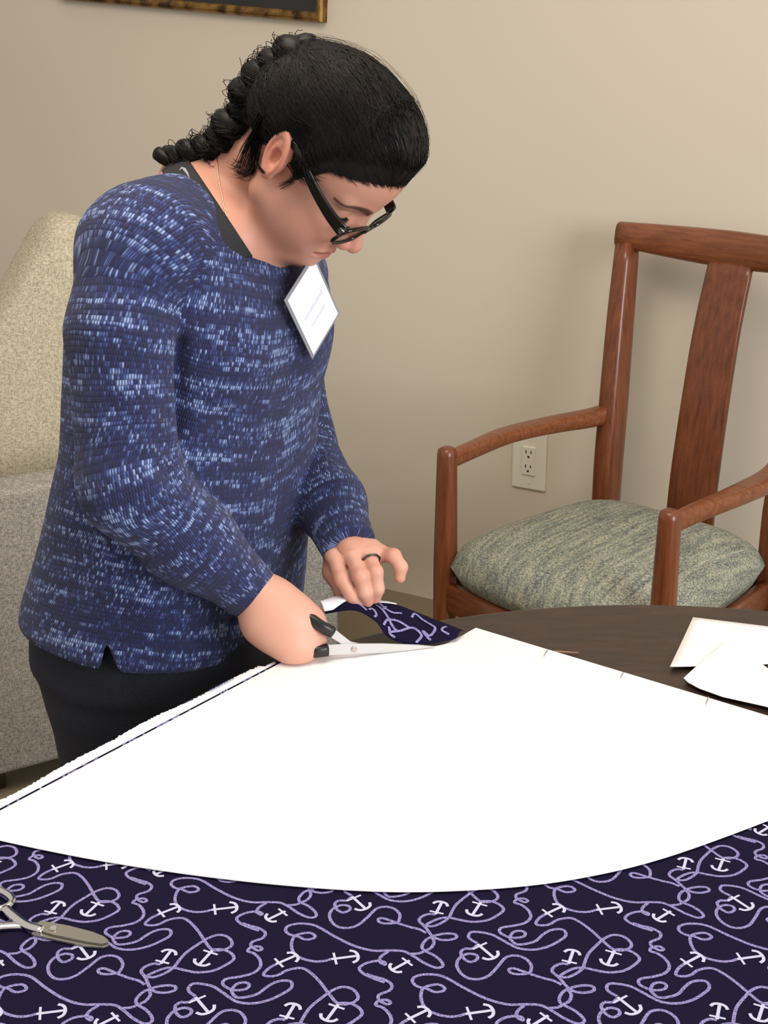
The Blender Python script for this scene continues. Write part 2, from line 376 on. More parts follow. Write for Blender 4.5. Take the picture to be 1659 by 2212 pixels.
# ------------------------------------------------------------ printed navy cloth lying on the table
m_navy = new_mat('navy_cotton', srgb(15, 10, 38), .9, **{'Specular IOR Level': .15}); t = NT(m_navy)
n2 = t.noise(t.coord('Object'), 1500., 1.); t.link(t.ramp(n2, [(.3, srgb(11, 7, 32)), (.7, srgb(19, 12, 46))]), 'Base Color'); t.bump(n2, .2, .0004)
m_print = new_mat('rope_print', srgb(160, 152, 204), .9); t = NT(m_print)
n2 = t.noise(t.coord('Object'), 700., 1.); t.link(t.ramp(n2, [(.35, srgb(92, 84, 136)), (.65, srgb(152, 145, 192))]), 'Base Color')
m_anch = new_mat('anchor_print', srgb(184, 184, 210), .9)
m_selv = new_mat('white_selvage', srgb(232, 234, 242), .9); t = NT(m_selv); t.bump(t.noise(t.coord('Object'), 900., 2.), .4, .0006)
pe0 = onz(0, 1751, PZ)[:2]; pe1 = onz(606, 1432, PZ)[:2]; pdir = (pe1-pe0)/np.linalg.norm(pe1-pe0); pn = np.array([-pdir[1], pdir[0]])    # paper's left edge, outward normal
tip = onz(1028, 1356, PZ)[:2]; rt = onz(1659, 1546, PZ)[:2]; rdir = (rt - tip)/np.linalg.norm(rt-tip)
cut0 = onz(700, 1413, PZ)[:2]; cut1 = onz(845, 1401, PZ)[:2]; cut2 = onz(938, 1394, PZ)[:2]; cut3 = onz(985, 1377, PZ)[:2]
def circle_clip(p, r):
    q = np.array(p) - TC; d = np.linalg.norm(q); return p if d < r else TC + q/d*r
left0 = pe0 - pdir*.03; rend = tip + rdir*.47
fab = [left0 + pn*.0085] + [pe0 + pdir*s + pn*(.0085 + .0006*math.sin(s*60)) for s in np.linspace(0, float((pe1-pe0) @ pdir), 14)] + [cut0, cut1, cut2, cut3, tip - rdir*.002, rend]
ang0 = math.atan2(rend[1]-TC[1], rend[0]-TC[0]); ang1 = math.atan2(left0[1]-TC[1], left0[0]-TC[0])
if ang1 > ang0: ang1 -= 2*math.pi
for a in np.linspace(ang0, ang1, 60)[1:-1]: fab.append(TC + (TR-.004)*np.array([math.cos(a), math.sin(a)]))
FZ = TZ + .0012
cl = empty('printed_cloth', (TC[0], TC[1], TZ), 'navy cotton cloth printed with white ropes and anchors spread on the table', 'fabric')
wchild('cloth_sheet', prism_mesh('cloth', [tuple(p) for p in fab], TZ+.0002, FZ), m_navy, cl)
# white selvage strip along the edge she has cut up to, lightly frayed, bending over the table rim
V = []; F = []; L = float((pe1-pe0) @ pdir); NS = 220
for i in range(NS+1):
    s = -.03 + (L + .03)*i/NS; u = i/NS
    w1 = (.013 - .002*math.sin(u*9) + .0012*math.sin(u*23+1))*(.35 if u > .96 else 1) + rng.normal(0, .0007); base = pe0 + pdir*s
    for w_, z in ((.0065, .0014), (.009, .0022), (.35*w1+.009, .0026), (w1+.008, .0012)): q = base + pn*w_; V.append((q[0], q[1], TZ+z))
for i in range(NS):
    for k in range(3): F.append((i*4+k, i*4+k+1, i*4+k+5, i*4+k+4))
wchild('selvage', mesh('selvage', V, F), m_selv, cl, True)
# rope and anchor print, digitised from one repeat of the pattern, laid out on its lattice
def zp(pts, ox, oy): return [onz(ox + x*.25316, oy + y*.25316, FZ)[:2] for x, y in pts]
Z1 = (200, 1900); Z3 = (960, 1880)
ropes = [
 zp([(560,300),(500,330),(450,375),(480,392),(560,385),(650,345),(760,330),(830,365),(900,440),(960,530),(1020,600),(1100,605),(1170,580),(1190,540),(1150,490),(1070,475),(980,505),(900,555),(800,625),(740,690),(690,755),(620,800),(530,835),(465,830),(500,805),(600,765),(690,755),(800,780),(900,795),(1030,780),(1140,730),(1205,680),(1180,630),(1110,600),(1020,600)], *Z1),
 zp([(580,725),(520,720),(450,745),(415,785),(445,830),(465,870),(490,925),(540,960),(620,968),(700,948),(705,915),(640,905),(560,915),(490,935),(420,970),(370,1030),(385,1070),(450,1110),(500,1165),(505,1215),(440,1232),(350,1190),(290,1140),(240,1100)], *Z1),
 zp([(480,930),(492,985),(450,1040),(385,1070),(330,1093),(250,1100)], *Z1),
 zp([(1660,225),(1600,200),(1500,195),(1350,195),(1200,155),(1050,80),(920,5),(800,-12),(700,5),(670,40),(700,72),(760,85),(820,110),(880,105),(905,85),(870,60),(800,65),(740,85),(710,130),(705,190),(735,235),(800,265),(880,280),(960,275),(1010,262)], *Z1),
 zp([(170,670),(140,700),(160,750),(220,785),(280,760),(270,725),(200,715),(130,750),(105,810),(140,880),(210,925),(300,930),(380,900),(450,830),(520,750),(600,730),(680,750),(735,800),(740,850),(720,880),(640,890),(570,880),(550,850),(590,840),(670,865),(740,890),(850,925),(930,945),(1000,980)], *Z3),
 zp([(280,625),(220,590),(205,560),(230,530),(300,530),(400,550),(480,590),(560,635),(640,670),(760,680),(880,655),(980,605),(1035,560),(1020,515),(960,505),(890,520),(830,560),(780,605),(700,630),(620,635),(570,600),(560,570),(590,530),(650,520),(690,540),(670,570),(600,580),(540,570),(480,540),(470,510),(500,490),(600,475),(690,450),(735,405),(720,350),(660,300),(600,280),(620,250),(680,245),(710,265),(680,275),(620,245),(615,210),(690,180),(700,140),(640,105),(560,85),(490,65)], *Z3),
 zp([(1480,203),(1420,240),(1400,280),(1440,305),(1440,285),(1390,275),(1300,290),(1230,330),(1260,375),(1340,412),(1420,440)], *Z1),
 zp([(280,640),(240,670),(170,670)], *Z3)]
anchors = [zp(q, *z) for q, z in [([(560,300),(735,232)], Z1), ([(1022,608),(908,732)], Z1), ([(582,722),(672,606)], Z1), ([(1012,262),(1232,236)], Z1), ([(1645,272),(1492,346)], Z1), ([(282,632),(425,752)], Z3)]]
LA = np.array([.1025, -.0637]); LB = np.array([.3212, .0])
def in_poly(P, poly):
    x, y = P[:, 0], P[:, 1]; c = np.zeros(len(P), bool); j = len(poly)-1
    for i in range(len(poly)):
        xi, yi = poly[i]; xj, yj = poly[j]
        c ^= ((yi > y) != (yj > y)) & (x < (xj-xi)*(y-yi)/(yj-yi+1e-12)+xi); j = i
    return c
def ribbon(P, w, z, V, F, poly=None):
    P = np.array(P); T = np.gradient(P, axis=0); T /= np.linalg.norm(T, axis=1, keepdims=True)+1e-12; N = np.stack([-T[:, 1], T[:, 0]], 1)
    ok = in_poly(P + N*w, poly) & in_poly(P - N*w, poly) if poly is not None else np.ones(len(P), bool)
    b = len(V)
    for q_, (p, n) in enumerate(zip(P, N)): V.append((*(p+n*w), z + q_*8e-7)); V.append((*(p-n*w), z + q_*8e-7))
    for i in range(len(P)-1):
        if ok[i] and ok[i+1]: F.append((b+2*i, b+2*i+1, b+2*i+3, b+2*i+2))
def anchor_strokes(T, B):
    T, B = np.array(T), np.array(B); d = B - T; L = np.linalg.norm(d); e = d/L; n = np.array([-e[1], e[0]]); 
    c = T + e*L*.14
    tl = [B - e*L*.26 + n*L*.36, B - e*L*.07 + n*L*.24, B, B - e*L*.07 - n*L*.24, B - e*L*.26 - n*L*.36]
    return [cr([T, B], 4), cr([c + n*L*.34, c - n*L*.34], 4), cr(tl, 4)]
VR, FR_, VA, FA = [], [], [], []
for i in range(-9, 10):
    for j in range(-4, 5):
        o_ = LA*i + LB*j
        cc = np.mean(ropes[0], axis=0) + o_
        if np.linalg.norm(cc - TC) > TR + .25 or cc[1] < .62: continue
        for kk, r in enumerate(ropes): ribbon(cr(np.array(r) + o_, 5), .00135, FZ + .00025 + kk*.00001, VR, FR_, fab)
        for a in anchors:
            for kk, st in enumerate(anchor_strokes(a[0] + o_, a[1] + o_)): ribbon(st, .0013 if kk != 1 else .0010, FZ + .0004 + kk*.00003, VA, FA, fab)
tag(wchild('rope_print', mesh('ropes', VR, FR_), m_print, cl), 'lavender printed rope loops', kind='stuff')
tag(wchild('anchor_print', mesh('anchors', VA, FA), m_anch, cl), 'white printed anchors', kind='stuff')
# the corner of the cloth she lifts with her left hand
def lift(u, v):
    """u: along the strip (0 = curled end at hand, 1 = paper corner), v: 0 far upper edge .. 1 near cut edge"""
    top = cr([at(690, 1299, 1.655), at(733, 1288, 1.668), at(790, 1296, 1.672), at(850, 1304, 1.672), at(925, 1332, 1.668), at(1003, 1362, 1.660)], 6)
    bot = cr([at(702, 1326, 1.640), at(765, 1318, 1.635), at(812, 1342, 1.630), at(842, 1378, 1.625), at(905, 1394, 1.625), at(985, 1379, 1.640)], 6)
    k = u*(len(top)-1); i = min(int(k), len(top)-2); f = k-i
    a = top[i]*(1-f)+top[i+1]*f; b = bot[i]*(1-f)+bot[i+1]*f
    return a*(1-v)+b*v + np.array([0, 0, .004*math.sin(math.pi*v)])
V = []; F = []; NU, NV = 60, 10
for i in range(NU+1):
    for j in range(NV+1): V.append(lift(i/NU, j/NV))
for i in range(NU):
    for j in range(NV): a = i*(NV+1)+j; F.append((a, a+1, a+NV+2, a+NV+1))
lf = wchild('lifted_corner', mesh('lift', V, F), m_navy, cl, True); sm = lf.modifiers.new('thickness', 'SOLIDIFY'); sm.thickness = .0008
V = []; F = []
for i in range(NU+1):
    u = i/NU*.62
    vm = ((.9 if u < .06 else max(.10, .9-(u-.06)*2.6)) if u < .36 else .16*(1-(u-.36)/.26))
    for q_ in range(6): V.append(lift(u, -.03 + (vm+.03)*q_/5) + np.array([0, -.0022, .0014]))
for i in range(NU):
    for q_ in range(5): F.append((6*i+q_, 6*i+q_+1, 6*i+q_+7, 6*i+q_+6))
o = wchild('turned_edge', mesh('edge', V, F), m_selv, cl, True); sm = o.modifiers.new('thickness', 'SOLIDIFY'); sm.thickness = .0006
V = []; F = []
def lift_line(pts, w):
    P = cr(pts, 6)
    b = len(V)
    for k in range(len(P)):
        tg = P[min(k+1, len(P)-1)] - P[max(k-1, 0)]; pu = lift(*P[k]); q = lift(*(P[k]+tg*.05)); t_ = q-pu; t_ /= np.linalg.norm(t_)+1e-9
        nn = nrm(np.cross(lift(min(P[k][0]+.01, 1), P[k][1])-pu, lift(P[k][0], P[k][1]+.02)-pu)); nn = nn if nn[1] < 0 else -nn; s_ = np.cross(t_, nn)
        V.append(pu + s_*w + nn*.0012); V.append(pu - s_*w + nn*.0012)
    for k in range(len(P)-1): F.append((b+2*k, b+2*k+1, b+2*k+3, b+2*k+2))
for ln in [[(.37,.45),(.46,.30),(.55,.50),(.61,.72),(.66,.78),(.74,.6),(.8,.75),(.78,.95)], [(.38,.12),(.46,.05),(.53,.28),(.6,.36),(.66,.28)], [(.72,.30),(.73,.12),(.78,.25),(.86,.45),(.85,.75),(.80,.62),(.86,.9)],
           [(.52,.85),(.57,.62),(.65,.55),(.72,.62)], [(.93,.2),(.90,.5),(.95,.75)], [(.36,.7),(.41,.58),(.43,.75),(.39,.9)], [(.2,.62),(.28,.66),(.33,.8)], [(.585,.9),(.66,.78)], [(.58,.78),(.60,.92),(.64,.95)], [(.55,.22),(.53,.36)]]: lift_line(ln, .0016)
wchild('lifted_print', mesh('lp', V, F), m_print, cl)
# faint maker's writing on the selvage
V = []; F = []
for k in range(9):
    p = pe1 - pdir*(.062 + .0042*k) + pn*.017; hgt = .0022 + .0012*rng.random()
    q = [p + pn*hgt*.5*math.sin(a*1.9+k) + pdir*(.0032*a/6 - .0016) for a in range(7)]; ribbon(q, .0005, TZ+.0035, V, F)
wchild('selvage_writing', mesh('sw', V, F), new_mat('writing_ink', srgb(60, 62, 110), .8), cl)

# ------------------------------------------------------------ white paper pattern sheet on the cloth
m_paper = new_mat('white_paper', srgb(238, 235, 234), .75); t = NT(m_paper)
n1 = t.noise(t.coord('Object'), 6., 3.); t.bump(n1, .25, .004)
def arc_pts(pix): return cr([onz(x, y, PZ)[:2] for x, y in pix], 8)
left_c = pe0 - pdir*.022
near = arc_pts([(-60, 1796), (0, 1815), (200, 1856), (420, 1890), (640, 1914), (860, 1926), (1080, 1918), (1260, 1895), (1440, 1851), (1659, 1772), (1800, 1712)])
pap = [pe0 + pdir*s for s in np.linspace(-.03, L, 20)] + list(arc_pts([(700, 1413), (800, 1405), (938, 1396), (985, 1379), (1028, 1356)])) + [tip + rdir*s for s in np.linspace(.02, .5, 24)] + list(near[::-1])
bm = bmesh.new(); vs = [bm.verts.new((p[0], p[1], TZ+.0032)) for p in pap]; f = bm.faces.new(vs)
r = bmesh.ops.extrude_face_region(bm, geom=[f]); bmesh.ops.translate(bm, verts=[g for g in r['geom'] if isinstance(g, bmesh.types.BMVert)], vec=(0, 0, .0007))
o = obj('pattern_paper', bm_mesh('paper', bm), m_paper); tag(o, 'large white fan-shaped paper pattern sheet being cut, pinned over the navy cloth', 'paper')
def curl_sheet(name, pix, lift_, label):
    """a small paper piece: bilinear patch between four corners, corners lifted by lift_"""
    Cn = [np.array([*onz(x, y, TZ + .002 + h)[:2], TZ + .002 + h]) for (x, y), h in zip(pix, lift_)]
    V = []; F = []; N = 12
    for j in range(N+1):
        for i in range(N+1):
            u, v = i/N, j/N; lin = [(1-u)*(1-v), u*(1-v), u*v, (1-u)*v]; h = [a*a for a in lin]
            p = sum(a*c for a, c in zip(lin, Cn)); p[2] = TZ + .002 + sum(lf_*a**1.6 for lf_, a in zip(lift_, lin)); V.append(p)
    for j in range(N):
        for i in range(N): a = j*(N+1)+i; F.append((a, a+1, a+N+2, a+N+1))
    o = obj(name, mesh(name, V, F), m_paper, None, True); sm = o.modifiers.new('thickness', 'SOLIDIFY'); sm.thickness = .0005; return tag(o, label, 'paper', 'paper scraps on the table')
curl_sheet('paper_scrap', [(1447, 1440), (1700, 1432), (1700, 1358), (1497, 1333)], [.004, 0, 0, 0], 'squarish white paper scrap at the far rim of the table')
s2 = [np.array([*onz(x, y, TZ)[:2], 0]) for x, y in [(1476, 1474), (1572, 1394), (1740, 1515), (1640, 1540)]]
poly = [onz(x, y, TZ)[:2] for x, y in [(1476, 1474), (1500, 1452), (1572, 1394), (1640, 1440), (1720, 1500), (1720, 1552), (1640, 1533), (1560, 1515), (1510, 1497), (1486, 1484)]]
o = obj('paper_scrap', prism_mesh('scrap', [tuple(p) for p in poly], TZ+.0052, TZ+.0057), m_paper); tag(o, 'pointed white paper scrap lying over the corner of the squarish one', 'paper', 'paper scraps on the table')
# pins along the right edge of the pattern
m_steel = new_mat('steel', (.55, .53, .5), .22, Metallic=1.)
for (x, y, dx, dy, lab) in [(1182, 1405, -10, 16, 'steel pin in the paper edge nearest the pattern tip'), (1346, 1454, -9, 14, 'steel pin in the middle of the pattern paper edge'), (1530, 1508, -8, 18, 'steel pin in the paper edge beside the pointed scrap')]:
    a = onz(x, y, TZ+.0055); b = onz(x+dx, y+dy, TZ+.0048); b = np.array([b[0], b[1], TZ+.0046])
    bm = bmesh.new(); me = sweep_mesh('pin', [a, (a+b)/2 + [0, 0, .0006], b], [.0005, .0005, .0003], n=6); bm.from_mesh(me)
    bmesh.ops.create_icosphere(bm, subdivisions=1, radius=.0014, matrix=Matrix.Translation(Vector(a)))
    o = obj('dressmaking_pin', bm_mesh('pin', bm), m_steel, None, True); tag(o, lab, 'pin', 'pins along the pattern edge')
a = onz(1192, 1407, TZ+.002); b = onz(1250, 1410, TZ+.002)
o = obj('wooden_pick', sweep_mesh('pick', [a, a*.7+b*.3, b], [.0008, .0012, .0006], n=8), new_mat('pick_wood', srgb(150, 112, 80), .6)); tag(o, 'thin brown pick poking out from under the paper edge', 'pick')

# ------------------------------------------------------------ metal scissors lying on the cloth, bottom left
m_blade = new_mat('dull_blade_steel', srgb(150, 146, 134), .36, Metallic=.75); m_chrome = new_mat('chrome', (.75, .73, .7), .12, Metallic=1.)
s_tip = onz(238, 2043, FZ)[:2]; s_piv = onz(88, 2012, FZ)[:2]; sx = (s_tip - s_piv)/np.linalg.norm(s_tip - s_piv); sy = np.array([-sx[1], sx[0]]); SL = float(np.linalg.norm(s_tip-s_piv))
SF = frame_m((*s_piv, FZ + .0006), (*sx, 0), (*sy, 0), (0, 0, 1))
sc = empty('metal_scissors', (*s_piv, FZ), 'all-metal scissors lying closed on the printed cloth at the left', 'scissors')
def scp(name, me, mat, sm=False): me.transform(SF); return wchild(name, me, mat, sc, sm)
scp('blade', prism_mesh('bl', [(-.004, -.0078), (.30*SL, -.0088), (.75*SL, -.0086), (.95*SL, -.006), (SL, -.0025), (.98*SL, .000), (.6*SL, .001), (-.004, .003)], 0, .0022, None, .0004), m_blade)
scp('blade', prism_mesh('bl', [(-.004, -.004), (.25*SL, -.0062), (.7*SL, -.0062), (.92*SL, -.0052), (SL*.995, -.002), (.97*SL, .001), (.88*SL, .004), (.7*SL, .0065), (.35*SL, .008), (-.004, .0070)], .0023, .0045, None, .0004), m_blade)
scp('screw', prism_mesh('scw', [(.012 + .003*math.cos(a*.5236), .003*math.sin(a*.5236)) for a in range(12)], .0042, .0062, None, .0005), m_chrome)
for s in (1, -1):
    z = .0035 if s > 0 else .0012
    ctr = np.array([-.066, s*.0195]); loop = [(ctr[0] + .027*math.cos(a), ctr[1] + s*.0*1 + .0145*math.sin(a), z+.001) for a in np.linspace(0, 2*math.pi, 33)]
    scp('finger_ring', sweep_mesh('lp', loop, [(.0034, .0026)]*33, n=10, cap=False), m_chrome, True)
    scp('shank', sweep_mesh('sh', cr([(-.041, s*.013, z+.001), (-.028, s*.0055, z+.001), (-.012, s*-.001, z), (.004, -s*.003, z)], 5), [(.0042, .0026)]*16, n=10, power=3), m_chrome, True)

# ------------------------------------------------------------ black-handled shears in her right hand
m_blackh = new_mat('black_plastic', srgb(20, 19, 19), .35); m_bright = new_mat('bright_blade', srgb(205, 205, 206), .35, Metallic=.55)
b_tip = np.array(onz(938, 1395, TZ+.006)); b_piv = np.array(onz(764, 1397, TZ+.017)); bx = nrm(b_tip - b_piv); BL = float(np.linalg.norm(b_tip - b_piv))
bn = nrm(np.cross(bx, (0, 0, 1))); bz = np.cross(bn, bx); bz = bz if bz[2] > 0 else -bz; BF = frame_m(b_piv, bx, bz, bn)     # local x along blade, y up, z towards camera
sh = empty('fabric_shears', (b_piv[0], b_piv[1], TZ), 'black-handled shears held in her right hand, cutting along the paper', 'scissors')
def shp(name, me, mat, sm=False): me.transform(BF); return wchild(name, me, mat, sh, sm)
shp('blade', prism_mesh('b1', [(-.036, -.010), (-.036, .0035), (0, .0045), (.35*BL, .0042), (.8*BL, .002), (BL, -.0002), (.7*BL, -.0045), (.3*BL, -.0075), (0, -.0085)], 0, .0024, None, .0005), m_bright)
shp('blade', prism_mesh('b2', [(-.035, .016), (-.026, .023), (-.004, .006), (.3*BL, -.002), (.75*BL, -.0045), (.98*BL, -.0035), (.6*BL, -.010), (.2*BL, -.0085), (-.008, -.001)], -.0025, -.0002, None, .0004), m_bright)
shp('pivot_screw', prism_mesh('ps', [(.0035*math.cos(a*.5236), -.002+.0035*math.sin(a*.5236)) for a in range(12)], .002, .0042, None, .0005), m_blackh if False else m_steel)
shp('lower_handle', sweep_mesh('lh', cr([(-.031, -.003, .001), (-.048, -.005, .001), (-.065, -.010, -.014), (-.09, -.012, -.028), (-.108, -.004, -.032), (-.100, .006, -.032), (-.078, .005, -.022), (-.055, .001, -.006)], 4), [(.0072, .0062)]*29, up=(0, 0, 1), n=12, power=3), m_blackh, True)
shp('upper_handle', sweep_mesh('uh', cr([(-.027, .018, -.0015), (-.040, .025, -.0015), (-.055, .032, -.012), (-.075, .034, -.028), (-.090, .030, -.034), (-.086, .022, -.034), (-.066, .019, -.022), (-.046, .019, -.006)], 4), [(.0065, .0062)]*29, up=(0, 0, 1), n=12, power=3), m_blackh, True)
# ------------------------------------------------------------ the woman
m_skin = new_mat('skin', srgb(214, 160, 130), .48); t = NT(m_skin)
va = t.n('ShaderNodeVertexColor', layer_name='tone'); n1 = t.noise(t.coord('Object'), 60., 3.)
mixc = t.n('ShaderNodeMix', {0: t.m('MULTIPLY', n1, .10), 6: va.outputs[0], 7: (*srgb(190, 110, 90), 1)}, data_type='RGBA'); t.link(mixc.outputs[2], 'Base Color')
t.bump(t.noise(t.coord('Object'), 900., 2.), .08, .0008)
m_skin.node_tree.nodes['Principled BSDF'].inputs['Subsurface Weight'].default_value = .12
m_skin.node_tree.nodes['Principled BSDF'].inputs['Subsurface Radius'].default_value = (.008, .003, .0015)
m_skin.node_tree.nodes['Principled BSDF'].inputs['Specular IOR Level'].default_value = .35

HS = .888
def eul(y, p, r):
    y, p, r = [math.radians(a) for a in (y, p, r)]
    return np.array(Matrix.Rotation(y, 3, 'Z') @ Matrix.Rotation(p, 3, 'Y') @ Matrix.Rotation(r, 3, 'X'))
HR = eul(-22.5, 49.5, 6.1)
HT = np.array([-.0765, 1.5801, 1.2927])
def to_head(p): return ((p - np.float32(HT)) @ np.float32(HR))/HS
def from_head(q): return (np.array(q) @ HR.T)*HS + HT

# torso cross-sections: photo centre column, row, depth, half width, half depth
FD = np.array([.866, -.5, 0]); LD = np.array([.5, .866, 0])
ST = [(346, 1432, 1.80, .206, .160), (350, 1385, 1.80, .204, .158), (366, 1250, 1.78, .198, .153), (386, 1130, 1.75, .186, .142), (414, 950, 1.71, .179, .134), (428, 800, 1.69, .178, .133), (432, 700, 1.68, .176, .131), (443, 600, 1.66, .176, .122), (450, 520, 1.65, .166, .104), (455, 460, 1.65, .140, .086), (458, 420, 1.65, .10, .064), (458, 395, 1.65, .05, .035)]
SC = np.array([at(a, b, c) for a, b, c, *_ in ST]); SA = np.array([s[3] for s in ST]); SB = np.array([s[4] for s in ST])
def torso(p, off=0.):
    z = p[:, 2]; zz = SC[:, 2]
    cx_ = np.interp(z, zz, SC[:, 0]); cy_ = np.interp(z, zz, SC[:, 1]); a = np.interp(z, zz, SA) - off; b = np.interp(z, zz, SB) - off
    q = p[:, :2] - np.stack([cx_, cy_], 1).astype(np.float32); u = q @ np.float32(LD[:2]); w = q @ np.float32(FD[:2])
    e = 2.3; k = (np.abs(u/a)**e + np.abs(w/b)**e)**(1/e)
    d = (k - 1)*np.minimum(a, b)
    return np.maximum(d, np.maximum(z - (zz[-1]-off), zz[0] + off - z)).astype(np.float32)
R_ARM = [at(*q) for q in [(405, 488, 1.60), (300, 545, 1.52), (262, 720, 1.51), (280, 1045, 1.53), (415, 1172, 1.575), (566, 1297, 1.605)]]; R_RAD = [.048, .064, .057, .0555, .047, .030]
L_ARM = [at(*q) for q in [(540, 520, 1.74), (600, 605, 1.80), (604, 765, 1.82), (636, 955, 1.83), (712, 1090, 1.74), (758, 1188, 1.672)]]; L_RAD = [.045, .056, .052, .050, .042, .0335]
def arms(p, off=0., k=.02):
    r = s_chain(p, R_ARM, [q-off for q in R_RAD], k); l = s_chain(p, L_ARM, [q-off for q in L_RAD], k); return r, l
def chest_bumps(p, off=0.):
    c = SC[6] + FD*.068
    return np.minimum(s_ball(p, c - LD*.072, .062-off), s_ball(p, c + LD*.050, .060-off))

# ---- head, neck and upper chest
NECK = [from_head((-.030, 0, -.035)), at(500, 400, 1.655), at(455, 450, 1.665)]
def head_sdf(q):
    """q in head space (metres, before scale): x forward, y left, z up"""
    a = q.copy(); a[:, 1] = np.abs(a[:, 1])
    d = s_ell(q, (-.012, 0, .038), (.100, .0775, .090))
    d = smin(d, s_ell(q, (.044, 0, .054), (.058, .060, .066)), .03)          # forehead
    d = smin(d, s_ell(q, (.036, 0, -.030), (.058, .056, .082)), .03)         # mid face
    d = smin(d, s_cone(a, (.000, .052, -.052), (.058, .018, -.092), .023, .020), .035)   # jaw
    d = smin(d, s_ell(a, (.056, .034, -.044), (.030, .028, .034)), .025)     # cheeks
    d = smin(d, s_ball(q, (.079, 0, -.094), .0185), .02)                     # chin
    d = smin(d, s_ell(q, (.076, 0, -.066), (.020, .028, .026)), .018)        # muzzle
    d = smin(d, s_cone(a, (.0885, .010, .022), (.074, .046, .026), .0075, .0075), .012)  # brow
    d = smax(d, -s_ell(a, (.102, .033, .005), (.018, .019, .0125)), .014)     # eye sockets
    d = smin(d, s_ball(a, (.0715, .0325, .0055), .0148), .004)                  # lids over the eyes
    d = smin(d, s_ball(a, (.0717, .0325, .0045), .0150), .0015) 
    d = smin(d, s_cone(q, (.088, 0, .014), (.112, 0, -.028), .0075, .0095), .010)        # nose
    d = smin(d, s_ball(q, (.1125, 0, -.031), .0108), .006)
    d = smin(d, s_ell(a, (.1010, .0130, -.034), (.0125, .0085, .0095)), .005)
    d = smax(d, -s_ell(a, (.1075, .0068, -.0425), (.0055, .0032, .0045)), .003)
    d = smin(d, s_cone(a, (.0955, 0, -.0600), (.083, .022, -.0655), .0066, .0030), .005)    # upper lip
    d = smin(d, s_cone(a, (.0935, 0, -.0725), (.083, .020, -.0680), .0070, .0032), .005)    # lower lip
    zm = -.0655 - .9*a[:, 1]**2*2; w_ = np.clip((.031 - a[:, 1])/.006, 0, 1)*np.clip((a[:, 0]-.045)/.01, 0, 1)
    d = d + .0024*w_*np.exp(-((a[:, 2]-zm)/.0017)**2) - .0016*w_*np.exp(-((a[:, 2]-zm-.0050)/.0032)**2) - .0018*w_*np.exp(-((a[:, 2]-zm+.0058)/.0036)**2)
    return d
EAR_R = eul(-22, 0, 0).T
def ear_sdf(q, s=-1):
    e = (q - np.float32((-.014, s*.0745, .006)))/.84; e[:, 1] *= s
    # ear frame: x forward, y outward, z up ; tilt back and swing outward
    R1 = eul(0, -14, 0) @ eul(24, 0, 0); e = e @ np.float32(R1)
    x, y, z = e[:, 0], e[:, 1], e[:, 2]
    sx_ = np.where(z > 0, .0185, .0185 - .10*np.maximum(-z-.004, 0)); rad = np.sqrt((x/sx_)**2 + (z/.033)**2)
    ringd = np.sqrt(((rad - 1)*.019)**2 + (y - .009)**2) - .0042                    # helix rim
    lobe = s_ell(e, (.002, .006, -.030), (.0095, .0048, .0095))
    floor = smax(np.sqrt((x/.0175)**2 + (z/.032)**2 + (y/.012)**2)*.012 - .012, -(np.sqrt(((x-.004)/.0105)**2 + ((z+.004)/.0150)**2 + ((y-.011)/.0085)**2)*.0085 - .0085), .003)
    anti = np.sqrt(((np.sqrt(((x-.002)/.0115)**2 + ((z+.002)/.021)**2) - 1)*.012)**2 + (y-.008)**2) - .0028
    anti = np.maximum(anti, x - .004)
    trag = s_ell(e, (.013, .007, -.008), (.0045, .0045, .0075))
    d = smin(ringd, floor, .004); d = smin(d, lobe, .006); d = smin(d, anti, .003); d = smin(d, trag, .003)
    return np.maximum(d, -y - .006)*.84
def bust_sdf(p):
    q = to_head(p); d = smin(head_sdf(q), ear_sdf(q, -1), .004); d = smin(d, ear_sdf(q, 1), .004); d = d*HS
    nk = s_chain(p, NECK, [.046, .052, .060], .02)
    nk = smin(nk, s_cone(p, at(545, 300, 1.63), at(440, 400, 1.68), .030, .052), .03)     # nape
    d = smin(d, nk, .016)
    tr = s_cone(p, at(470, 428, 1.64), at(345, 510, 1.55), .052, .046); tr = smin(tr, s_cone(p, at(480, 440, 1.70), at(585, 570, 1.78), .048, .042), .03)
    t0 = torso(p, .014)
    return smin(d, smin(smin(tr, t0, .04), s_ell(p, at(470, 500, 1.64), (.10, .11, .07)), .03), .022)
bl = [np.array(v_) for v_ in ((-.36, 1.40, 1.02), (.045, 1.80, 1.46))]
def bust_clip(p): return smax(bust_sdf(p), (1.06 - p[:, 2]), .01)
V1, F1 = surface_nets(bust_clip, bl[0], bl[1], .0017)
Q = to_head(np.float32(V1)); A = Q.copy(); A[:, 1] = np.abs(A[:, 1])
def bump01(d, w): return np.clip(1 - d/w, 0, 1)[:, None]
base_skin = np.array(srgb(195, 143, 122)); tone = np.repeat(base_skin[None], len(V1), 0)
def blend(tone, w, c): return tone*(1-w) + np.array(c)*w
tone = blend(tone, .35*bump01(np.linalg.norm(A - np.float32((.075, .038, -.036)), axis=1), .045), srgb(190, 118, 100))
tone = blend(tone, .45*bump01(np.linalg.norm(A - np.float32((.112, .004, -.032)), axis=1), .024), srgb(205, 122, 106))
tone = blend(tone, .55*bump01(np.linalg.norm(A - np.float32((-.014, .085, .004)), axis=1), .045), srgb(202, 112, 92))
zm = -.0655 - 1.8*A[:, 1]**2; w_ = np.clip((.030 - A[:, 1])/.004, 0, 1)*(A[:, 0] > .05); hl_ = np.interp(A[:, 1], [0, .012, .028], [.0095, .0085, .002])
lipw = np.clip(1 - np.abs((A[:, 2] - zm)/hl_)**4, 0, 1)*w_
tone = blend(tone, .75*lipw[:, None], srgb(158, 88, 80))
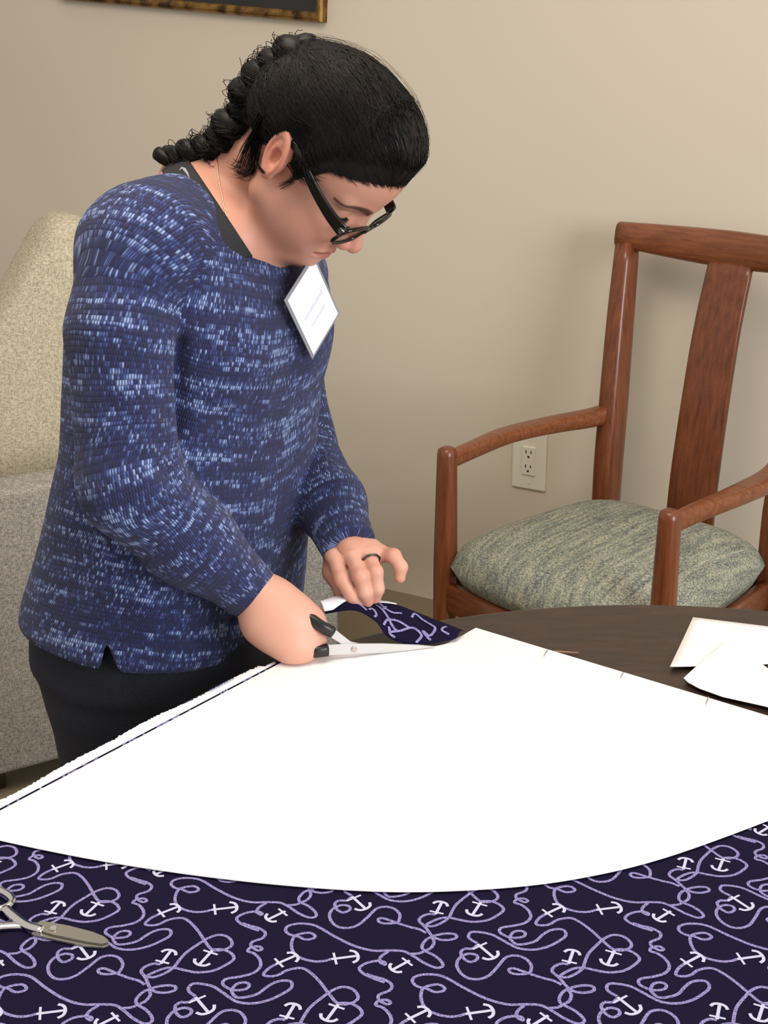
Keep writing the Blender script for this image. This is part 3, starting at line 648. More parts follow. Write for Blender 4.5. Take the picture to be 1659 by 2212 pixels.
tone = blend(tone, (.85*w_*np.exp(-((A[:, 2]-zm)/.0013)**2))[:, None], srgb(88, 40, 38))
by = np.clip((A[:, 1]-.011)/.046, 0, 1); bz_ = .0205 + .0085*np.sin(by*2.3) - .006*by**3; th_ = np.interp(by, [0, .3, 1], [.0058, .0060, .0022])
browd = np.where((A[:, 1] > .009) & (A[:, 1] < .059) & (A[:, 0] > .04), np.abs(A[:, 2]-bz_) - th_, 1.)
tone = blend(tone, .92*np.clip(-(browd-.001)/.0030, 0, 1)[:, None], srgb(48, 32, 28))
tone = blend(tone, .35*bump01(np.linalg.norm(A - np.float32((.088, .032, .008)), axis=1), .015), srgb(150, 96, 84))

# ---- hands (each finger its own jointed chain rooted in the palm)
def lh(x, y, d): return at(x, y, d)
W0 = lh(752, 1172, 1.690)
LF = {'index': [lh(722, 1201, 1.668), lh(738, 1250, 1.648), lh(762, 1290, 1.650), lh(779, 1308, 1.655)],
      'middle': [lh(760, 1199, 1.662), lh(779, 1245, 1.640), lh(788, 1281, 1.645), lh(793, 1300, 1.652)],
      'ring': [lh(794, 1198, 1.664), lh(811, 1236, 1.644), lh(815, 1272, 1.648), lh(811, 1292, 1.654)],
      'little': [lh(820, 1196, 1.672), lh(850, 1201, 1.658), lh(866, 1225, 1.654), lh(864, 1248, 1.656)]}
LR = {'index': [.0098, .0092, .0084, .0070], 'middle': [.0098, .0093, .0086, .0072], 'ring': [.0095, .0090, .0082, .0068], 'little': [.0098, .0088, .0078, .0066]}
def lhand_sdf(p):
    d = s_cone(p, at(742, 1135, 1.71), W0, .025, .0225)
    for k, c in LF.items(): d = smin(d, s_cone(p, W0 + (c[0]-W0)*.15, c[0], .0165, .0118), .012)
    d = smin(d, s_cone(p, lh(738, 1190, 1.685), lh(800, 1192, 1.685), .014, .012), .012)
    th = s_chain(p, [lh(726, 1196, 1.690), lh(722, 1235, 1.690), lh(745, 1282, 1.680), lh(775, 1306, 1.668)], [.016, .0135, .0115, .0085], .006)
    d = smin(d, th, .010)
    for k, c in LF.items(): d = smin(d, s_chain(p, c, LR[k], .004), .0030)
    nail = LF['index'][3]
    return d
V2, F2 = surface_nets(lhand_sdf, at(690, 1330, 1.66) - [.02, .09, .02], at(890, 1110, 1.66) + [.03, .10, .03], .0012)
RW = at(572, 1300, 1.602)
KN = [at(672, 1343, 1.618), at(676, 1369, 1.606), at(669, 1392, 1.597), at(650, 1408, 1.590)]    # knuckles, index .. little
def rhand_sdf(p):
    d = s_cone(p, at(535, 1268, 1.60), RW, .028, .0265)
    for i, k in enumerate(KN): d = smin(d, s_cone(p, RW + (k-RW)*.12, k, .024, .0155 - .0012*i), .020)
    d = smin(d, s_ell(p, at(612, 1345, 1.600), (.040, .030, .034)), .02)
    d = smin(d, s_cone(p, at(566, 1352, 1.595), at(625, 1405, 1.588), .018, .014), .02)       # heel of the hand, little-finger side
    for i, k in enumerate(KN):                                                              # fingers close round the handle on the far side
        ax = bx; pip = k + ax*(.012 - .003*i) + bn*-.030 + np.array([0, 0, -.004]); dip = pip - ax*.020 + bn*-.008 + np.array([0, 0, -.004]); tipf = dip - ax*.018 + bn*.006
        d = smin(d, s_chain(p, [k, pip, dip, tipf], [.0125-.0006*i, .0098, .0085, .0072], .004), .006)
    th = s_chain(p, [at(600, 1290, 1.622), at(640, 1318, 1.642), at(668, 1338, 1.660), at(684, 1352, 1.664)], [.016, .0125, .0105, .0082], .006)
    d = smin(d, th, .010)
    lowz = (TZ + .0042) - p[:, 2]
    return smax(d, lowz, .004)
V3, F3 = surface_nets(rhand_sdf, at(525, 1440, 1.6) - [.03, .06, .03], at(705, 1230, 1.62) + [.03, .12, .03], .0013)
def hand_tone(V, kn):
    c = np.repeat(np.array(srgb(206, 156, 136))[None], len(V), 0)
    for k in kn: c = blend(c, .40*bump01(np.linalg.norm(V - k, axis=1), .016), srgb(194, 112, 96))
    return c
T2 = hand_tone(V2, [c[i] for c in LF.values() for i in (1, 3)]); T3 = hand_tone(V3, KN)
T2 = blend(T2, .6*np.clip(-(s_ell(np.float32(V2), LF['index'][3] + np.array([-.001, -.007, .001]), (.0052, .003, .0062)))/.001, 0, 1)[:, None], srgb(238, 196, 186))

# ---- the rest of the body (under the clothes)
HIPC = at(352, 1420, 1.80); FEET = [np.array([*(HIPC - LD*.10 - FD*.02)[:2], 0]), np.array([*(HIPC + LD*.10 - FD*.02)[:2], 0])]
def legs(p, off=0.):
    d = s_ell(p, HIPC + [0, 0, .03], (.165-off, .165-off, .13))
    for s, ft in zip((-1, 1), FEET):
        hip = HIPC + LD*.085*s - [0, 0, .03]; kn = ft + FD*.03 + [0, 0, .42]; an = ft + [0, 0, .09]
        d = smin(d, s_chain(p, [hip, kn, an], [.088-off, .062-off, .046-off], .03), .03)
    return d
def body_sdf(p):
    r, l = arms(p, .012); d = smin(torso(p, .044), smin(r, l, .02), .02)
    d = smin(d, legs(p, .008), .03)
    for ft in FEET: d = smin(d, s_cone(p, ft + [0, 0, .05] - FD*.03, ft + [0, 0, .035] + FD*.13, .034, .026), .02)
    return d
V4, F4 = surface_nets(body_sdf, (-.62, 1.20, -.01), (.13, 2.05, 1.30), .007)
V4[:, 2] = np.maximum(V4[:, 2], .012)
T4 = np.repeat(base_skin[None], len(V4), 0)
Vb = []; Fb = []; Tb = []; nv = 0
for V_, F_, T_ in ((V1, F1, tone), (V2, F2, T2), (V3, F3, T3), (V4, F4, T4)): Vb.append(V_); Fb.append(F_ + nv); Tb.append(T_); nv += len(V_)
me = np_mesh('person', np.concatenate(Vb), np.concatenate(Fb)); set_col(me, 'tone', np.concatenate(Tb))
person = obj('person', me, m_skin)
tag(person, 'person in a marled blue sweater and glasses bending over the table to cut cloth', 'person')

# ---- sweater
m_knit = new_mat('marled_knit', srgb(40, 52, 110), .85); t = NT(m_knit)
uv = t.n('ShaderNodeUVMap', uv_map='knit').outputs[0]; sp_ = t.n('ShaderNodeSeparateXYZ', {0: uv})
u_, v_ = sp_.outputs[0], sp_.outputs[1]
wob = t.m('MULTIPLY', t.m('SUBTRACT', t.noise(uv, 14., 2.), .5), .010); v_w = t.m('ADD', v_, wob)
cu = t.m('DIVIDE', u_, .0027); rv = t.m('DIVIDE', v_w, .0054)
ri = t.m('FLOOR', rv); cu2 = t.m('ADD', cu, t.m('MULTIPLY', t.m('FRACT', t.m('MULTIPLY', ri, .5)), 1.0)); ci_ = t.m('FLOOR', cu2)
cell = t.n('ShaderNodeCombineXYZ', {0: ci_, 1: ri}).outputs[0]
wn = t.n('ShaderNodeTexWhiteNoise', {'Vector': cell}, noise_dimensions='2D').outputs[0]
yarn = t.n('ShaderNodeTexNoise', {'Vector': t.n('ShaderNodeCombineXYZ', {0: t.m('MULTIPLY', ci_, .09), 1: t.m('MULTIPLY', ri, 3.7)}).outputs[0], 'Scale': 1., 'Detail': 1.}).outputs[0]
stripe = t.n('ShaderNodeTexNoise', {'Vector': t.n('ShaderNodeCombineXYZ', {0: t.m('MULTIPLY', u_, 5.), 1: t.m('MULTIPLY', v_w, 70.)}).outputs[0], 'Scale': 1., 'Detail': 2.}).outputs[0]
f = t.m('ADD', t.m('ADD', t.m('MULTIPLY', yarn, .75), t.m('MULTIPLY', stripe, 1.10)), t.m('MULTIPLY', wn, .42))
fu = t.m('FRACT', cu2); fv = t.m('FRACT', rv)
slant = t.m('ADD', fu, t.m('MULTIPLY', t.m('SUBTRACT', fv, .5), .30))
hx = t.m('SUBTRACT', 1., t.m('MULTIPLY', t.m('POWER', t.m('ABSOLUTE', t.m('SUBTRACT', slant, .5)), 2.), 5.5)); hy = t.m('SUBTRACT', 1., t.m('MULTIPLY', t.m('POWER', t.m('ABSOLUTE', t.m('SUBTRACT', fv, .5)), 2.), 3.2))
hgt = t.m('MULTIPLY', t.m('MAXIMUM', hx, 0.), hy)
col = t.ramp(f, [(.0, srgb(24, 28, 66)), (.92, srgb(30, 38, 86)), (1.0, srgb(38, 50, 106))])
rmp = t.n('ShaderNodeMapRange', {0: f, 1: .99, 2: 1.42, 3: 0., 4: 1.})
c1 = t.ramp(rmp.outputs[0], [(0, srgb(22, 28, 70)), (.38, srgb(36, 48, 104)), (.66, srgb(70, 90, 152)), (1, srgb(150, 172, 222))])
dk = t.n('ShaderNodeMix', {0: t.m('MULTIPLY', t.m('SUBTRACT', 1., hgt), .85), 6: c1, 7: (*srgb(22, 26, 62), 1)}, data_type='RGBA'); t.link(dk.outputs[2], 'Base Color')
t.bump(hgt, .7, .0018)
m_knit.node_tree.nodes['Principled BSDF'].inputs['Sheen Weight'].default_value = .08

CUT_C = at(500, 428, 1.640); ce1 = nrm(at(700, 540, 1.60) - at(345, 372, 1.70)); ce2 = nrm(LD - ce1*(LD @ ce1)); ce3 = np.cross(ce1, ce2); CUT_R = np.stack([ce1, ce2, ce3], 1)
def noise3(p, s, seed):
    r = np.random.default_rng(seed); d = np.zeros(len(p), np.float32)
    for _ in range(6): k = r.normal(0, 1, 3)*s; d += np.sin(p @ np.float32(k) + r.uniform(0, 6.28))
    return d/6
def fold(p, a, b, r, h):
    """ridge or crease along a segment"""
    return h*np.exp(-(np.maximum(s_cone(p, a, b, 0, 0), 0)/r)**2)
SLIT_A = at(214, 1362, 1.66); 
def sweater_sdf(p):
    r, l = arms(p); tr = torso(p); tr = smin(tr, chest_bumps(p), .06)
    d = smin(tr, r, .008); d = smin(d, l, .010)
    sh_ = s_cone(p, at(470, 462, 1.64), at(335, 530, 1.54), .060, .060); d = smin(d, sh_, .04)
    d = smin(d, s_cone(p, at(510, 475, 1.70), at(588, 580, 1.78), .058, .054), .04)
    d = d - .0035*noise3(p, 28, 1) - .0018*noise3(p, 70, 2)
    d = d + fold(p, at(390, 740, 1.52), at(372, 930, 1.54), .012, .010)                       # crease between arm and side
    for a_, b_ in (((300, 930, 1.48), (372, 980, 1.50)), ((300, 990, 1.48), (380, 1030, 1.50)), ((250, 880, 1.47), (355, 900, 1.50))): d = d + fold(p, at(*a_), at(*b_), .010, .004)
    for a_, b_ in (((470, 900, 1.56), (650, 860, 1.58)), ((480, 1050, 1.60), (660, 1020, 1.60)), ((560, 1180, 1.62), (650, 1150, 1.64))): d = d + fold(p, at(*a_), at(*b_), .014, .004)
    cut = s_ell(p, CUT_C, (.124, .100, .079), CUT_R); d = smax(d, -cut, .006)
    for c_, ax_ in ((R_ARM[-1], nrm(R_ARM[-1]-R_ARM[-2])), (L_ARM[-1], nrm(L_ARM[-1]-L_ARM[-2]))):   # open cuffs
        e = (p - np.float32(c_)) @ np.float32(ax_); near_ = np.linalg.norm(p - np.float32(c_), axis=1) - .08
        d = np.where(near_ < 0, smax(d, e, .004), d)
    e = p - np.float32(SLIT_A); lat = np.abs(e[:, 0]*.94 + e[:, 1]*.34) ; sl_ = np.maximum(lat - .010*np.clip((SLIT_A[2]+.012 - p[:, 2])/.035, 0, 1.), p[:, 1] - (SLIT_A[1] + .10)); sl_ = np.maximum(sl_, p[:, 2] - SLIT_A[2] - .012)
    d = smax(d, -sl_, .004)
    lw = (p - np.float32(SC[1])) @ np.float32(FD); ll = (p - np.float32(SC[1])) @ np.float32(LD)
    hem = .712 - .07*lw - .10*ll - p[:, 2]
    return smax(d, hem, .008)
V5, F5 = surface_nets(sweater_sdf, (-.62, 1.22, .60), (.12, 2.08, 1.34), .0038)
cen = np.float32(V5[F5].mean(1)); r_, l_ = arms(cen); tt = smin(torso(cen), chest_bumps(cen), .06)
cls = np.where(np.minimum(r_, l_) < tt + .002, np.where(r_ < l_, 1, 2), 0)
def knit_uv(P, c):
    if c == 0:
        zz = SC[:, 2]; q = P[:, :2] - np.stack([np.interp(P[:, 2], zz, SC[:, 0]), np.interp(P[:, 2], zz, SC[:, 1])], 1)
        th = np.arctan2(q @ LD[:2], -(q @ FD[:2])); fr = q @ FD[:2]; la = q @ LD[:2]
        return th*.165, P[:, 2]*1.02 + .02*np.cos(th*2)
    pts = R_ARM if c == 1 else L_ARM; rad = R_RAD if c == 1 else L_RAD
    U = np.zeros((len(P), 2)); Vv = np.zeros(len(P)); Wt = np.zeros(len(P)); acc = 0.
    for i in range(len(pts)-1):
        ab = pts[i+1]-pts[i]; L_ = np.linalg.norm(ab); s0 = (P-pts[i]) @ ab/(L_*L_); s = np.clip(s0, 0, 1); dd = np.linalg.norm(P - pts[i] - s[:, None]*ab, axis=1)
        ax = ab/L_; e1 = nrm(np.cross(ax, (0.3, .95, 0))); e2 = np.cross(ax, e1); q = P - pts[i]; th = np.stack([q @ e2, q @ e1], 1); th /= np.linalg.norm(th, axis=1, keepdims=True)
        w = np.exp(-(dd - .05)*120) + 1e-9; U += th*w[:, None]; Vv -= w*(acc + np.clip(s0, -.8, 1.8)*L_); Wt += w; acc += L_
    return np.arctan2(U[:, 0], U[:, 1])*.052, Vv/Wt
# continuous arm coordinates: use smoothly blended frames per corner
loops = V5[F5].reshape(-1, 3); lc = np.repeat(cls, 4); UV = np.zeros((len(loops), 2))
for c in (0, 1, 2):
    m = lc == c
    if not m.any(): continue
    U, Vv = knit_uv(loops[m], c); per = 2*math.pi*(.165 if c == 0 else .052); U = U.reshape(-1, 4); ref = U[:, :1]; U = U - per*np.round((U-ref)/per)
    UV[m, 0] = U.ravel() + c*3.; UV[m, 1] = Vv + c*5.
me = np_mesh('sweater', V5, F5); ul = me.uv_layers.new(name='knit')
if len(me.loops) == len(UV): ul.data.foreach_set('uv', np.float32(UV).ravel())
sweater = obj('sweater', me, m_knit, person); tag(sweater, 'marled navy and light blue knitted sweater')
# ---- jeans
m_jean = new_mat('dark_denim', srgb(24, 30, 48), .8); t = NT(m_jean); n2 = t.noise(t.coord('Object', (1, 1, .4)), 700., 2.); t.link(t.ramp(n2, [(.35, srgb(8, 11, 22)), (.65, srgb(18, 24, 42))]), 'Base Color'); t.bump(n2, .3, .001)
def jeans_sdf(p): return np.maximum(smin(legs(p) - .004*noise3(p, 30, 5), np.maximum(torso(p, .034), p[:, 2] - .80), .03), .10 - p[:, 2])
V6, F6 = surface_nets(jeans_sdf, (-.60, 1.28, .08), (.10, 2.02, .80), .006); obj('jeans', np_mesh('jeans', V6, F6), m_jean, person)
m_shoe = new_mat('dark_shoe', srgb(30, 28, 28), .6)
for ft in FEET:
    def shoe(p, ft=ft): return np.maximum(smin(s_cone(p, ft + [0, 0, .055] - FD*.035, ft + [0, 0, .035] + FD*.135, .045, .035), s_cone(p, ft + [0, 0, .06], ft + [0, 0, .105], .046, .05), .03), .002 - p[:, 2])
    V7, F7 = surface_nets(shoe, ft - [.24, .24, .02], ft + [.24, .24, .18], .006); V7[:, 2] = np.maximum(V7[:, 2], .001); obj('shoe', np_mesh('shoe', V7, F7), m_shoe, person)

# ---- black undershirt strap at the shoulder, with its small pale mark
m_strap = new_mat('black_strap', srgb(16, 16, 20), .75)
n_s = nrm(np.cross(ray(372, 348), ray(458, 478))); c_s = np.cross(ray(372, 348), ray(458, 478))
STRAP_Z = float(trace(bust_sdf, 512, 558, 1.4)[2])
def strap_sdf(p):
    b = bust_sdf(p); e = np.abs((p - np.float32(CAM)) @ np.float32(n_s) - .0) - .0165
    return np.maximum(np.maximum(b - .0028, -b - .002), np.maximum(np.maximum(e, p[:, 1] - 1.66), STRAP_Z - p[:, 2]))
V8, F8 = surface_nets(strap_sdf, (-.36, 1.42, 1.12), (-.12, 1.70, 1.34), .0016); obj('undershirt_strap', np_mesh('strap', V8, F8), m_strap, person)
pts = [trace(bust_sdf, x, y, 1.4, .0034) for x, y in [(388, 368), (392, 364), (398, 366), (404, 374), (409, 384)]]
obj('strap_mark', sweep_mesh('mark', pts, [.0006, .0018, .0022, .0015, .0005], n=6), new_mat('pale_mark', srgb(150, 152, 158), .6), person, True)

# ---- hair: a close cap swept back from the hairline, with strands, and a plait down the back
m_hair = new_mat('black_hair', srgb(16, 12, 11), .46, **{'Specular IOR Level': .22}); t = NT(m_hair); t.link(t.ramp(t.noise(t.coord('Object'), 40., 3.), [(.3, srgb(7, 5, 5)), (.7, srgb(20, 14, 12))]), 'Base Color')
ZB = [(-.14, -.060), (-.085, -.052), (-.050, -.040), (-.036, -.010), (-.030, .024), (-.012, .040), (.004, .034), (.012, -.002), (.020, -.006), (.028, .018), (.045, .046), (.066, .058), (.085, .070), (.10, .075), (.13, .079)]
def hair_cap(q):
    d = s_ell(q, (-.002, 0, .048), (.106, .0885, .094)); d = smin(d, s_ell(q, (.042, 0, .062), (.066, .068, .073)), .03)
    d = smin(d, s_ell(q, (-.072, 0, .028), (.042, .054, .055)), .04)
    return d
def hair_sdf_l(q):
    d = hair_cap(q); hd = head_sdf(q) - .0005
    zb = np.interp(q[:, 0], [a for a, b in ZB], [b for a, b in ZB]).astype(np.float32) + .0045*np.sin(q[:, 1]*130 + 1.) + .002*np.sin(q[:, 1]*310) + .0025*np.sin(q[:, 0]*330 + q[:, 1]*90) + .005; edge = (zb - q[:, 2])*.75
    # thin towards the hairline
    thin = np.clip((q[:, 2] - zb)/.055, 0, 1); d2 = smax(d, head_sdf(q) - (.0002 + .026*thin**1.4), .003)
    return smax(d2, edge, .005)
def hair_sdf(p): return hair_sdf_l(to_head(p))*HS
lo_ = from_head((-.13, 0, 0)); corners = np.array([from_head((x, y, z)) for x in (-.15, .12) for y in (-.1, .1) for z in (-.09, .16)])
Vh, Fh = surface_nets(hair_sdf, corners.min(0) - .02, corners.max(0) + .02, .0025)
HV = [Vh]; HF = [Fh]; hn = len(Vh)
def add_tubes(P, R):
    """P (N,M,3) strand points, R (M,) radii: three-sided tubes"""
    global hn
    N, M, _ = P.shape; T = np.gradient(P, axis=1); T /= np.linalg.norm(T, axis=2, keepdims=True)+1e-9
    a = np.cross(T, np.array([.31, .52, .79])); a /= np.linalg.norm(a, axis=2, keepdims=True)+1e-9; b = np.cross(T, a)
    ring = np.stack([P + R[None, :, None]*(a*math.cos(k) + b*math.sin(k)) for k in (0, 2.094, 4.189)], 2).reshape(-1, 3)
    i = np.arange(N)[:, None, None]; j = np.arange(M-1)[None, :, None]; k = np.arange(3)[None, None, :]
    v = lambda jj, kk: (i*M + jj)*3 + kk % 3
    Fq = np.stack(np.broadcast_arrays(v(j, k), v(j, k+1), v(j+1, k+1), v(j+1, k)), -1).reshape(-1, 4)
    HV.append(ring); HF.append(Fq + hn); hn += len(ring)
def strands(n, jit, smx=1., below=0.):
    tgt = np.array([-.100, 0, .062]); M = 16
    x = rng.uniform(-.05, .098, n); side = rng.choice([-1, 1], n); zb = np.interp(x, [a for a, b in ZB], [b for a, b in ZB])
    st = np.stack([x, side*.09*np.sqrt(np.clip(1-(x/.108)**2, 0, 1)), zb + rng.uniform(0, .05, n)**1.0*(rng.random(n) < .7)], 1)
    front = rng.random(n) < .5; th = rng.uniform(-1.25, 1.25, n)
    st[front] = np.stack([.098*np.cos(th), .08*np.sin(th), np.interp(.098*np.cos(th), [a for a, b in ZB], [b for a, b in ZB]) + .003 - rng.exponential(.0016, n)], 1)[front]
    bk = rng.random(n) < .34; xb = rng.uniform(-.112, -.03, n); st[bk] = np.stack([xb, side*.085*np.sqrt(np.clip(1-((xb+.014)/.108)**2, 0, 1)), np.interp(xb, [a for a, b in ZB], [b for a, b in ZB]) + rng.uniform(0, .07, n)], 1)[bk]
    st[:, 2] -= rng.uniform(-.002, below, n); s = np.linspace(0, smx, M)[None, :, None]; e = tgt + rng.normal(0, .012, (n, 3)) + np.where(bk[:, None], np.array([0, 0, -.02]) + np.stack([np.zeros(n), np.zeros(n), rng.uniform(-.05, .03, n)], 1), 0)
    P = st[:, None]*(1-s) + e[:, None]*s; P[:, :, 2] += (.006*np.sin(math.pi*s[..., 0]))
    for _ in range(6):
        q = np.float32(P.reshape(-1, 3)); d = hair_cap(q); h2 = head_sdf(q); d = np.maximum(d, h2 - .03) - rng.uniform(-.0005, jit, n).repeat(M).astype(np.float32)
        zbq = np.interp(q[:, 0], [a for a, b in ZB], [b for a, b in ZB]); thin = np.clip((q[:, 2]-zbq)/.055, 0, 1); d = np.maximum(d, h2 - (.0008 + .026*thin**1.4))
        P = (q - grad(lambda z_: np.maximum(hair_cap(z_), head_sdf(z_) - .012), q)*d[:, None]).reshape(n, M, 3)
    return P
S = strands(3400, .0016); add_tubes(from_head(S.reshape(-1, 3)).reshape(S.shape), np.interp(np.arange(16), [0, 1, 3, 15], [.00012, .0003, .0005, .0007]))
for q_ in range(2): S = strands(900, .0004, .30, .006); add_tubes(from_head(S.reshape(-1, 3)).reshape(S.shape), np.interp(np.arange(16), [0, 5, 15], [.00005, .00022, .0003]))
# flyaways on the silhouette
S = strands(260, .006); S += np.cumsum(rng.normal(0, .0006, S.shape), 1); add_tubes(from_head(S.reshape(-1, 3)).reshape(S.shape), np.full(16, .00018))
# loose locks behind and in front of the ear
def lock(pix, n, spread, r=.0004):
    P = cr([trace(bust_sdf, x, y, 1.3, .004) for x, y in pix], 4); O = rng.normal(0, spread, (n, 1, 3)); Sx = P[None] + O*np.linspace(.5, 1, len(P))[None, :, None]
    add_tubes(Sx, np.linspace(r, r*.4, len(P)))
lock([(560, 300), (548, 335), (545, 365), (530, 378), (512, 372)], 46, .0030); lock([(552, 290), (532, 330), (520, 362), (508, 356)], 40, .0040); lock([(560, 330), (556, 352), (566, 368), (572, 372)], 18, .0015)
lock([(640, 350), (636, 378), (628, 392), (606, 404)], 22, .0025); lock([(648, 350), (654, 380), (668, 392)], 34, .004); lock([(660, 350), (672, 378), (690, 388)], 34, .005)
lock([(570, 250), (552, 290), (540, 320)], 60, .006, .0006)
hair = obj('hair', np_mesh('hair', np.concatenate(HV), np.concatenate(HF)), m_hair, person); tag(hair, 'black hair pulled tightly back')
BP = cr([from_head(q) for q in [(-.093, 0, .074), (-.102, 0, .054), (-.107, 0, .032), (-.108, 0, -.004), (-.101, 0, -.042), (-.098, 0, -.080), (-.105, 0, -.112), (-.118, 0, -.144), (-.146, .005, -.188)]], 12)
bv = []; bf = []; nb_ = 0
TT = np.gradient(BP, axis=0); TT /= np.linalg.norm(TT, axis=1, keepdims=True); lat = HR @ np.array([0, 1, 0]); al = np.cumsum(np.r_[0, np.linalg.norm(np.diff(BP, axis=0), axis=1)]); env = np.interp(al/al[-1], [0, .12, .6, 1], [.020, .027, .019, .011])*(1 + .10*np.sin(al*160) + .08*np.sin(al*97+1))
for k in range(3):
    ph = al/.070*2*math.pi + k*2*math.pi/3; nn = np.cross(TT, lat); nn /= np.linalg.norm(nn, axis=1, keepdims=True)
    P = BP + lat*(np.sin(ph)*env*.66)[:, None] + nn*(np.sin(2*ph)*env*.42)[:, None]
    me = sweep_mesh('b', P, [(e*.72, e*.62) for e in env], up=tuple(lat), n=14); n0 = nb_
    vv = np.array([v.co[:] for v in me.vertices]); ff = [tuple(i + n0 for i in p.vertices) for p in me.polygons]; bv += list(vv); bf += ff; nb_ += len(vv)
# fine hairs lying along the plait
me = mesh('braid', bv, bf); br = obj('braid', me, m_hair, person, True)
HV, HF, hn = [], [], 0
fl = []
for _ in range(3600):
    k = rng.integers(0, 3); i0 = rng.integers(0, len(BP)-16); i = np.arange(i0, i0+12); ph = al[i]/.070*2*math.pi + k*2*math.pi/3; a_ = rng.uniform(0, 6.28); e = env[i]
    nn = np.cross(TT[i], lat); nn /= np.linalg.norm(nn, axis=1, keepdims=True); P = BP[i] + lat*(np.sin(ph)*e*.66)[:, None] + nn*(np.sin(2*ph)*e*.42)[:, None]
    o_ = rng.uniform(1.0, 1.10) if rng.random() < .85 else rng.uniform(1.1, 1.6); P = P + lat*(np.cos(a_)*e*.72*o_)[:, None] + nn*(np.sin(a_)*e*.62*o_)[:, None]
    if o_ > 1.1: P = P + np.cumsum(rng.normal(0, .0011, P.shape), 0)
    fl.append(P)
add_tubes(np.array(fl), np.full(12, .00042)); obj('braid_hair', np_mesh('braid_hair', np.concatenate(HV), np.concatenate(HF)), m_hair, br)
# lashes
m_lash = new_mat('lash', srgb(18, 12, 12), .6)
for s in (-1, 1):
    V = []; F = []
    for k in range(26):
        a_ = -1.05 + 2.1*k/25; c0 = np.array([.0716, s*.0325, .0050]); d0 = np.array([math.cos(a_)*.93, s*math.sin(a_)*.8, -.30]); d0 /= np.linalg.norm(d0)
        p0 = c0 + d0*.0149; p1 = p0 + np.array([.005, s*.0025*math.sin(a_)*1.5, -.0026]); p2 = p1 + np.array([.0028, s*.0012*math.sin(a_), .0006]); b = len(V)
        for p, w_ in ((p0, .00055), (p1, .0004), (p2, .0001)):
            for dv in ((0, w_, 0), (0, -w_*.5, w_*.8), (0, -w_*.5, -w_*.8)): V.append(from_head(p + dv))
        for i in range(2):
            for j in range(3): F.append((b+i*3+j, b+i*3+(j+1) % 3, b+i*3+3+(j+1) % 3, b+i*3+3+j))
    P = [np.array([.0716, s*.0325, .0050]) + .0152*nrm((math.cos(a_)*.93, s*math.sin(a_)*.8, -.30)) for a_ in np.linspace(-1.1, 1.1, 16)]
    me = sweep_mesh('l', [from_head(p) for p in P], [.0011]*16, n=6); b = len(V); V += [np.array(v.co[:]) for v in me.vertices]; F += [tuple(i + b for i in p.vertices) for p in me.polygons]
    tag(obj('eyelashes', mesh('lashes', V, F), m_lash, person), kind='stuff')

# ------------------------------------------------------------ eyeglasses
m_gl = new_mat('black_acetate', srgb(10, 10, 11), .12); m_lens = new_mat('lens', (1, 1, 1), .02, **{'Transmission Weight': 1., 'IOR': 1.12, 'Alpha': .35})
gl = empty('eyeglasses', from_head((.11, 0, 0)), 'black rectangular eyeglasses worn low on the nose', 'eyeglasses')
def glp(name, me, mat, sm=True): return wchild(name, me, mat, gl, sm)
def gfront(y, z): return np.array([.113 - 2.2*y*y - .10*(z+.004)*0 + .0, y, z]) + np.array([.16*(z-.012), 0, 0])
for s in (-1, 1):
    cy0, cz0 = s*.0335, -.006; rim = []
    for a_ in np.linspace(0, 2*math.pi, 41):
        c_, q_ = math.cos(a_), math.sin(a_); rim.append(from_head(gfront(cy0 + .0265*math.copysign(abs(c_)**.62, c_), cz0 + .0175*math.copysign(abs(q_)**.62, q_))))
    glp('rim', sweep_mesh('rim', rim, [(.0021, .0021)]*41, up=tuple(HR @ np.array([1, 0, 0])), n=8, power=3, cap=False), m_gl)
    ctr = np.mean(rim[:-1], axis=0); N = 40; V = [ctr] + [p for p in rim[:-1]] ; F = [(0, 1+i, 1+(i+1) % N) for i in range(N)]
    o = glp('lens', mesh('lens', V, F), m_lens); sm = o.modifiers.new('t', 'SOLIDIFY'); sm.thickness = .0012
    ear_p = [(.112 - 2.2*.0615**2, s*.0605, .006), (.100, s*.0665, .007), (.075, s*.0715, .010), (.045, s*.0765, .017), (.015, s*.0800, .027), (-.006, s*.0795, .032), (-.022, s*.076, .024), (-.036, s*.072, .004)]
    tp = cr([from_head(q) for q in ear_p], 4); k = len(tp)
    glp('temple', sweep_mesh('tmp', tp, list(zip(np.full(k, .0019), np.interp(np.linspace(0, 1, k), [0, .25, .6, 1], [.0078, .0070, .0046, .0030]))), up=tuple(HR @ np.array([0, 0, 1])), n=12, power=4), m_gl)
    hp_ = [from_head(q) for q in [(.1045, s*.0665, .0085), (.094, s*.0690, .0093)]]
    glp('hinge_plate', sweep_mesh('hg', hp_, [(.0011, .0014)]*2, up=tuple(HR @ np.array([0, 0, 1])), n=8), m_chrome)
glp('bridge', sweep_mesh('br', [from_head(gfront(y, .001 + .004*(1-(y/.008)**2))) for y in np.linspace(-.0085, .0085, 9)], [(.0022, .0024)]*9, up=tuple(HR @ np.array([1, 0, 0])), n=8), m_gl)

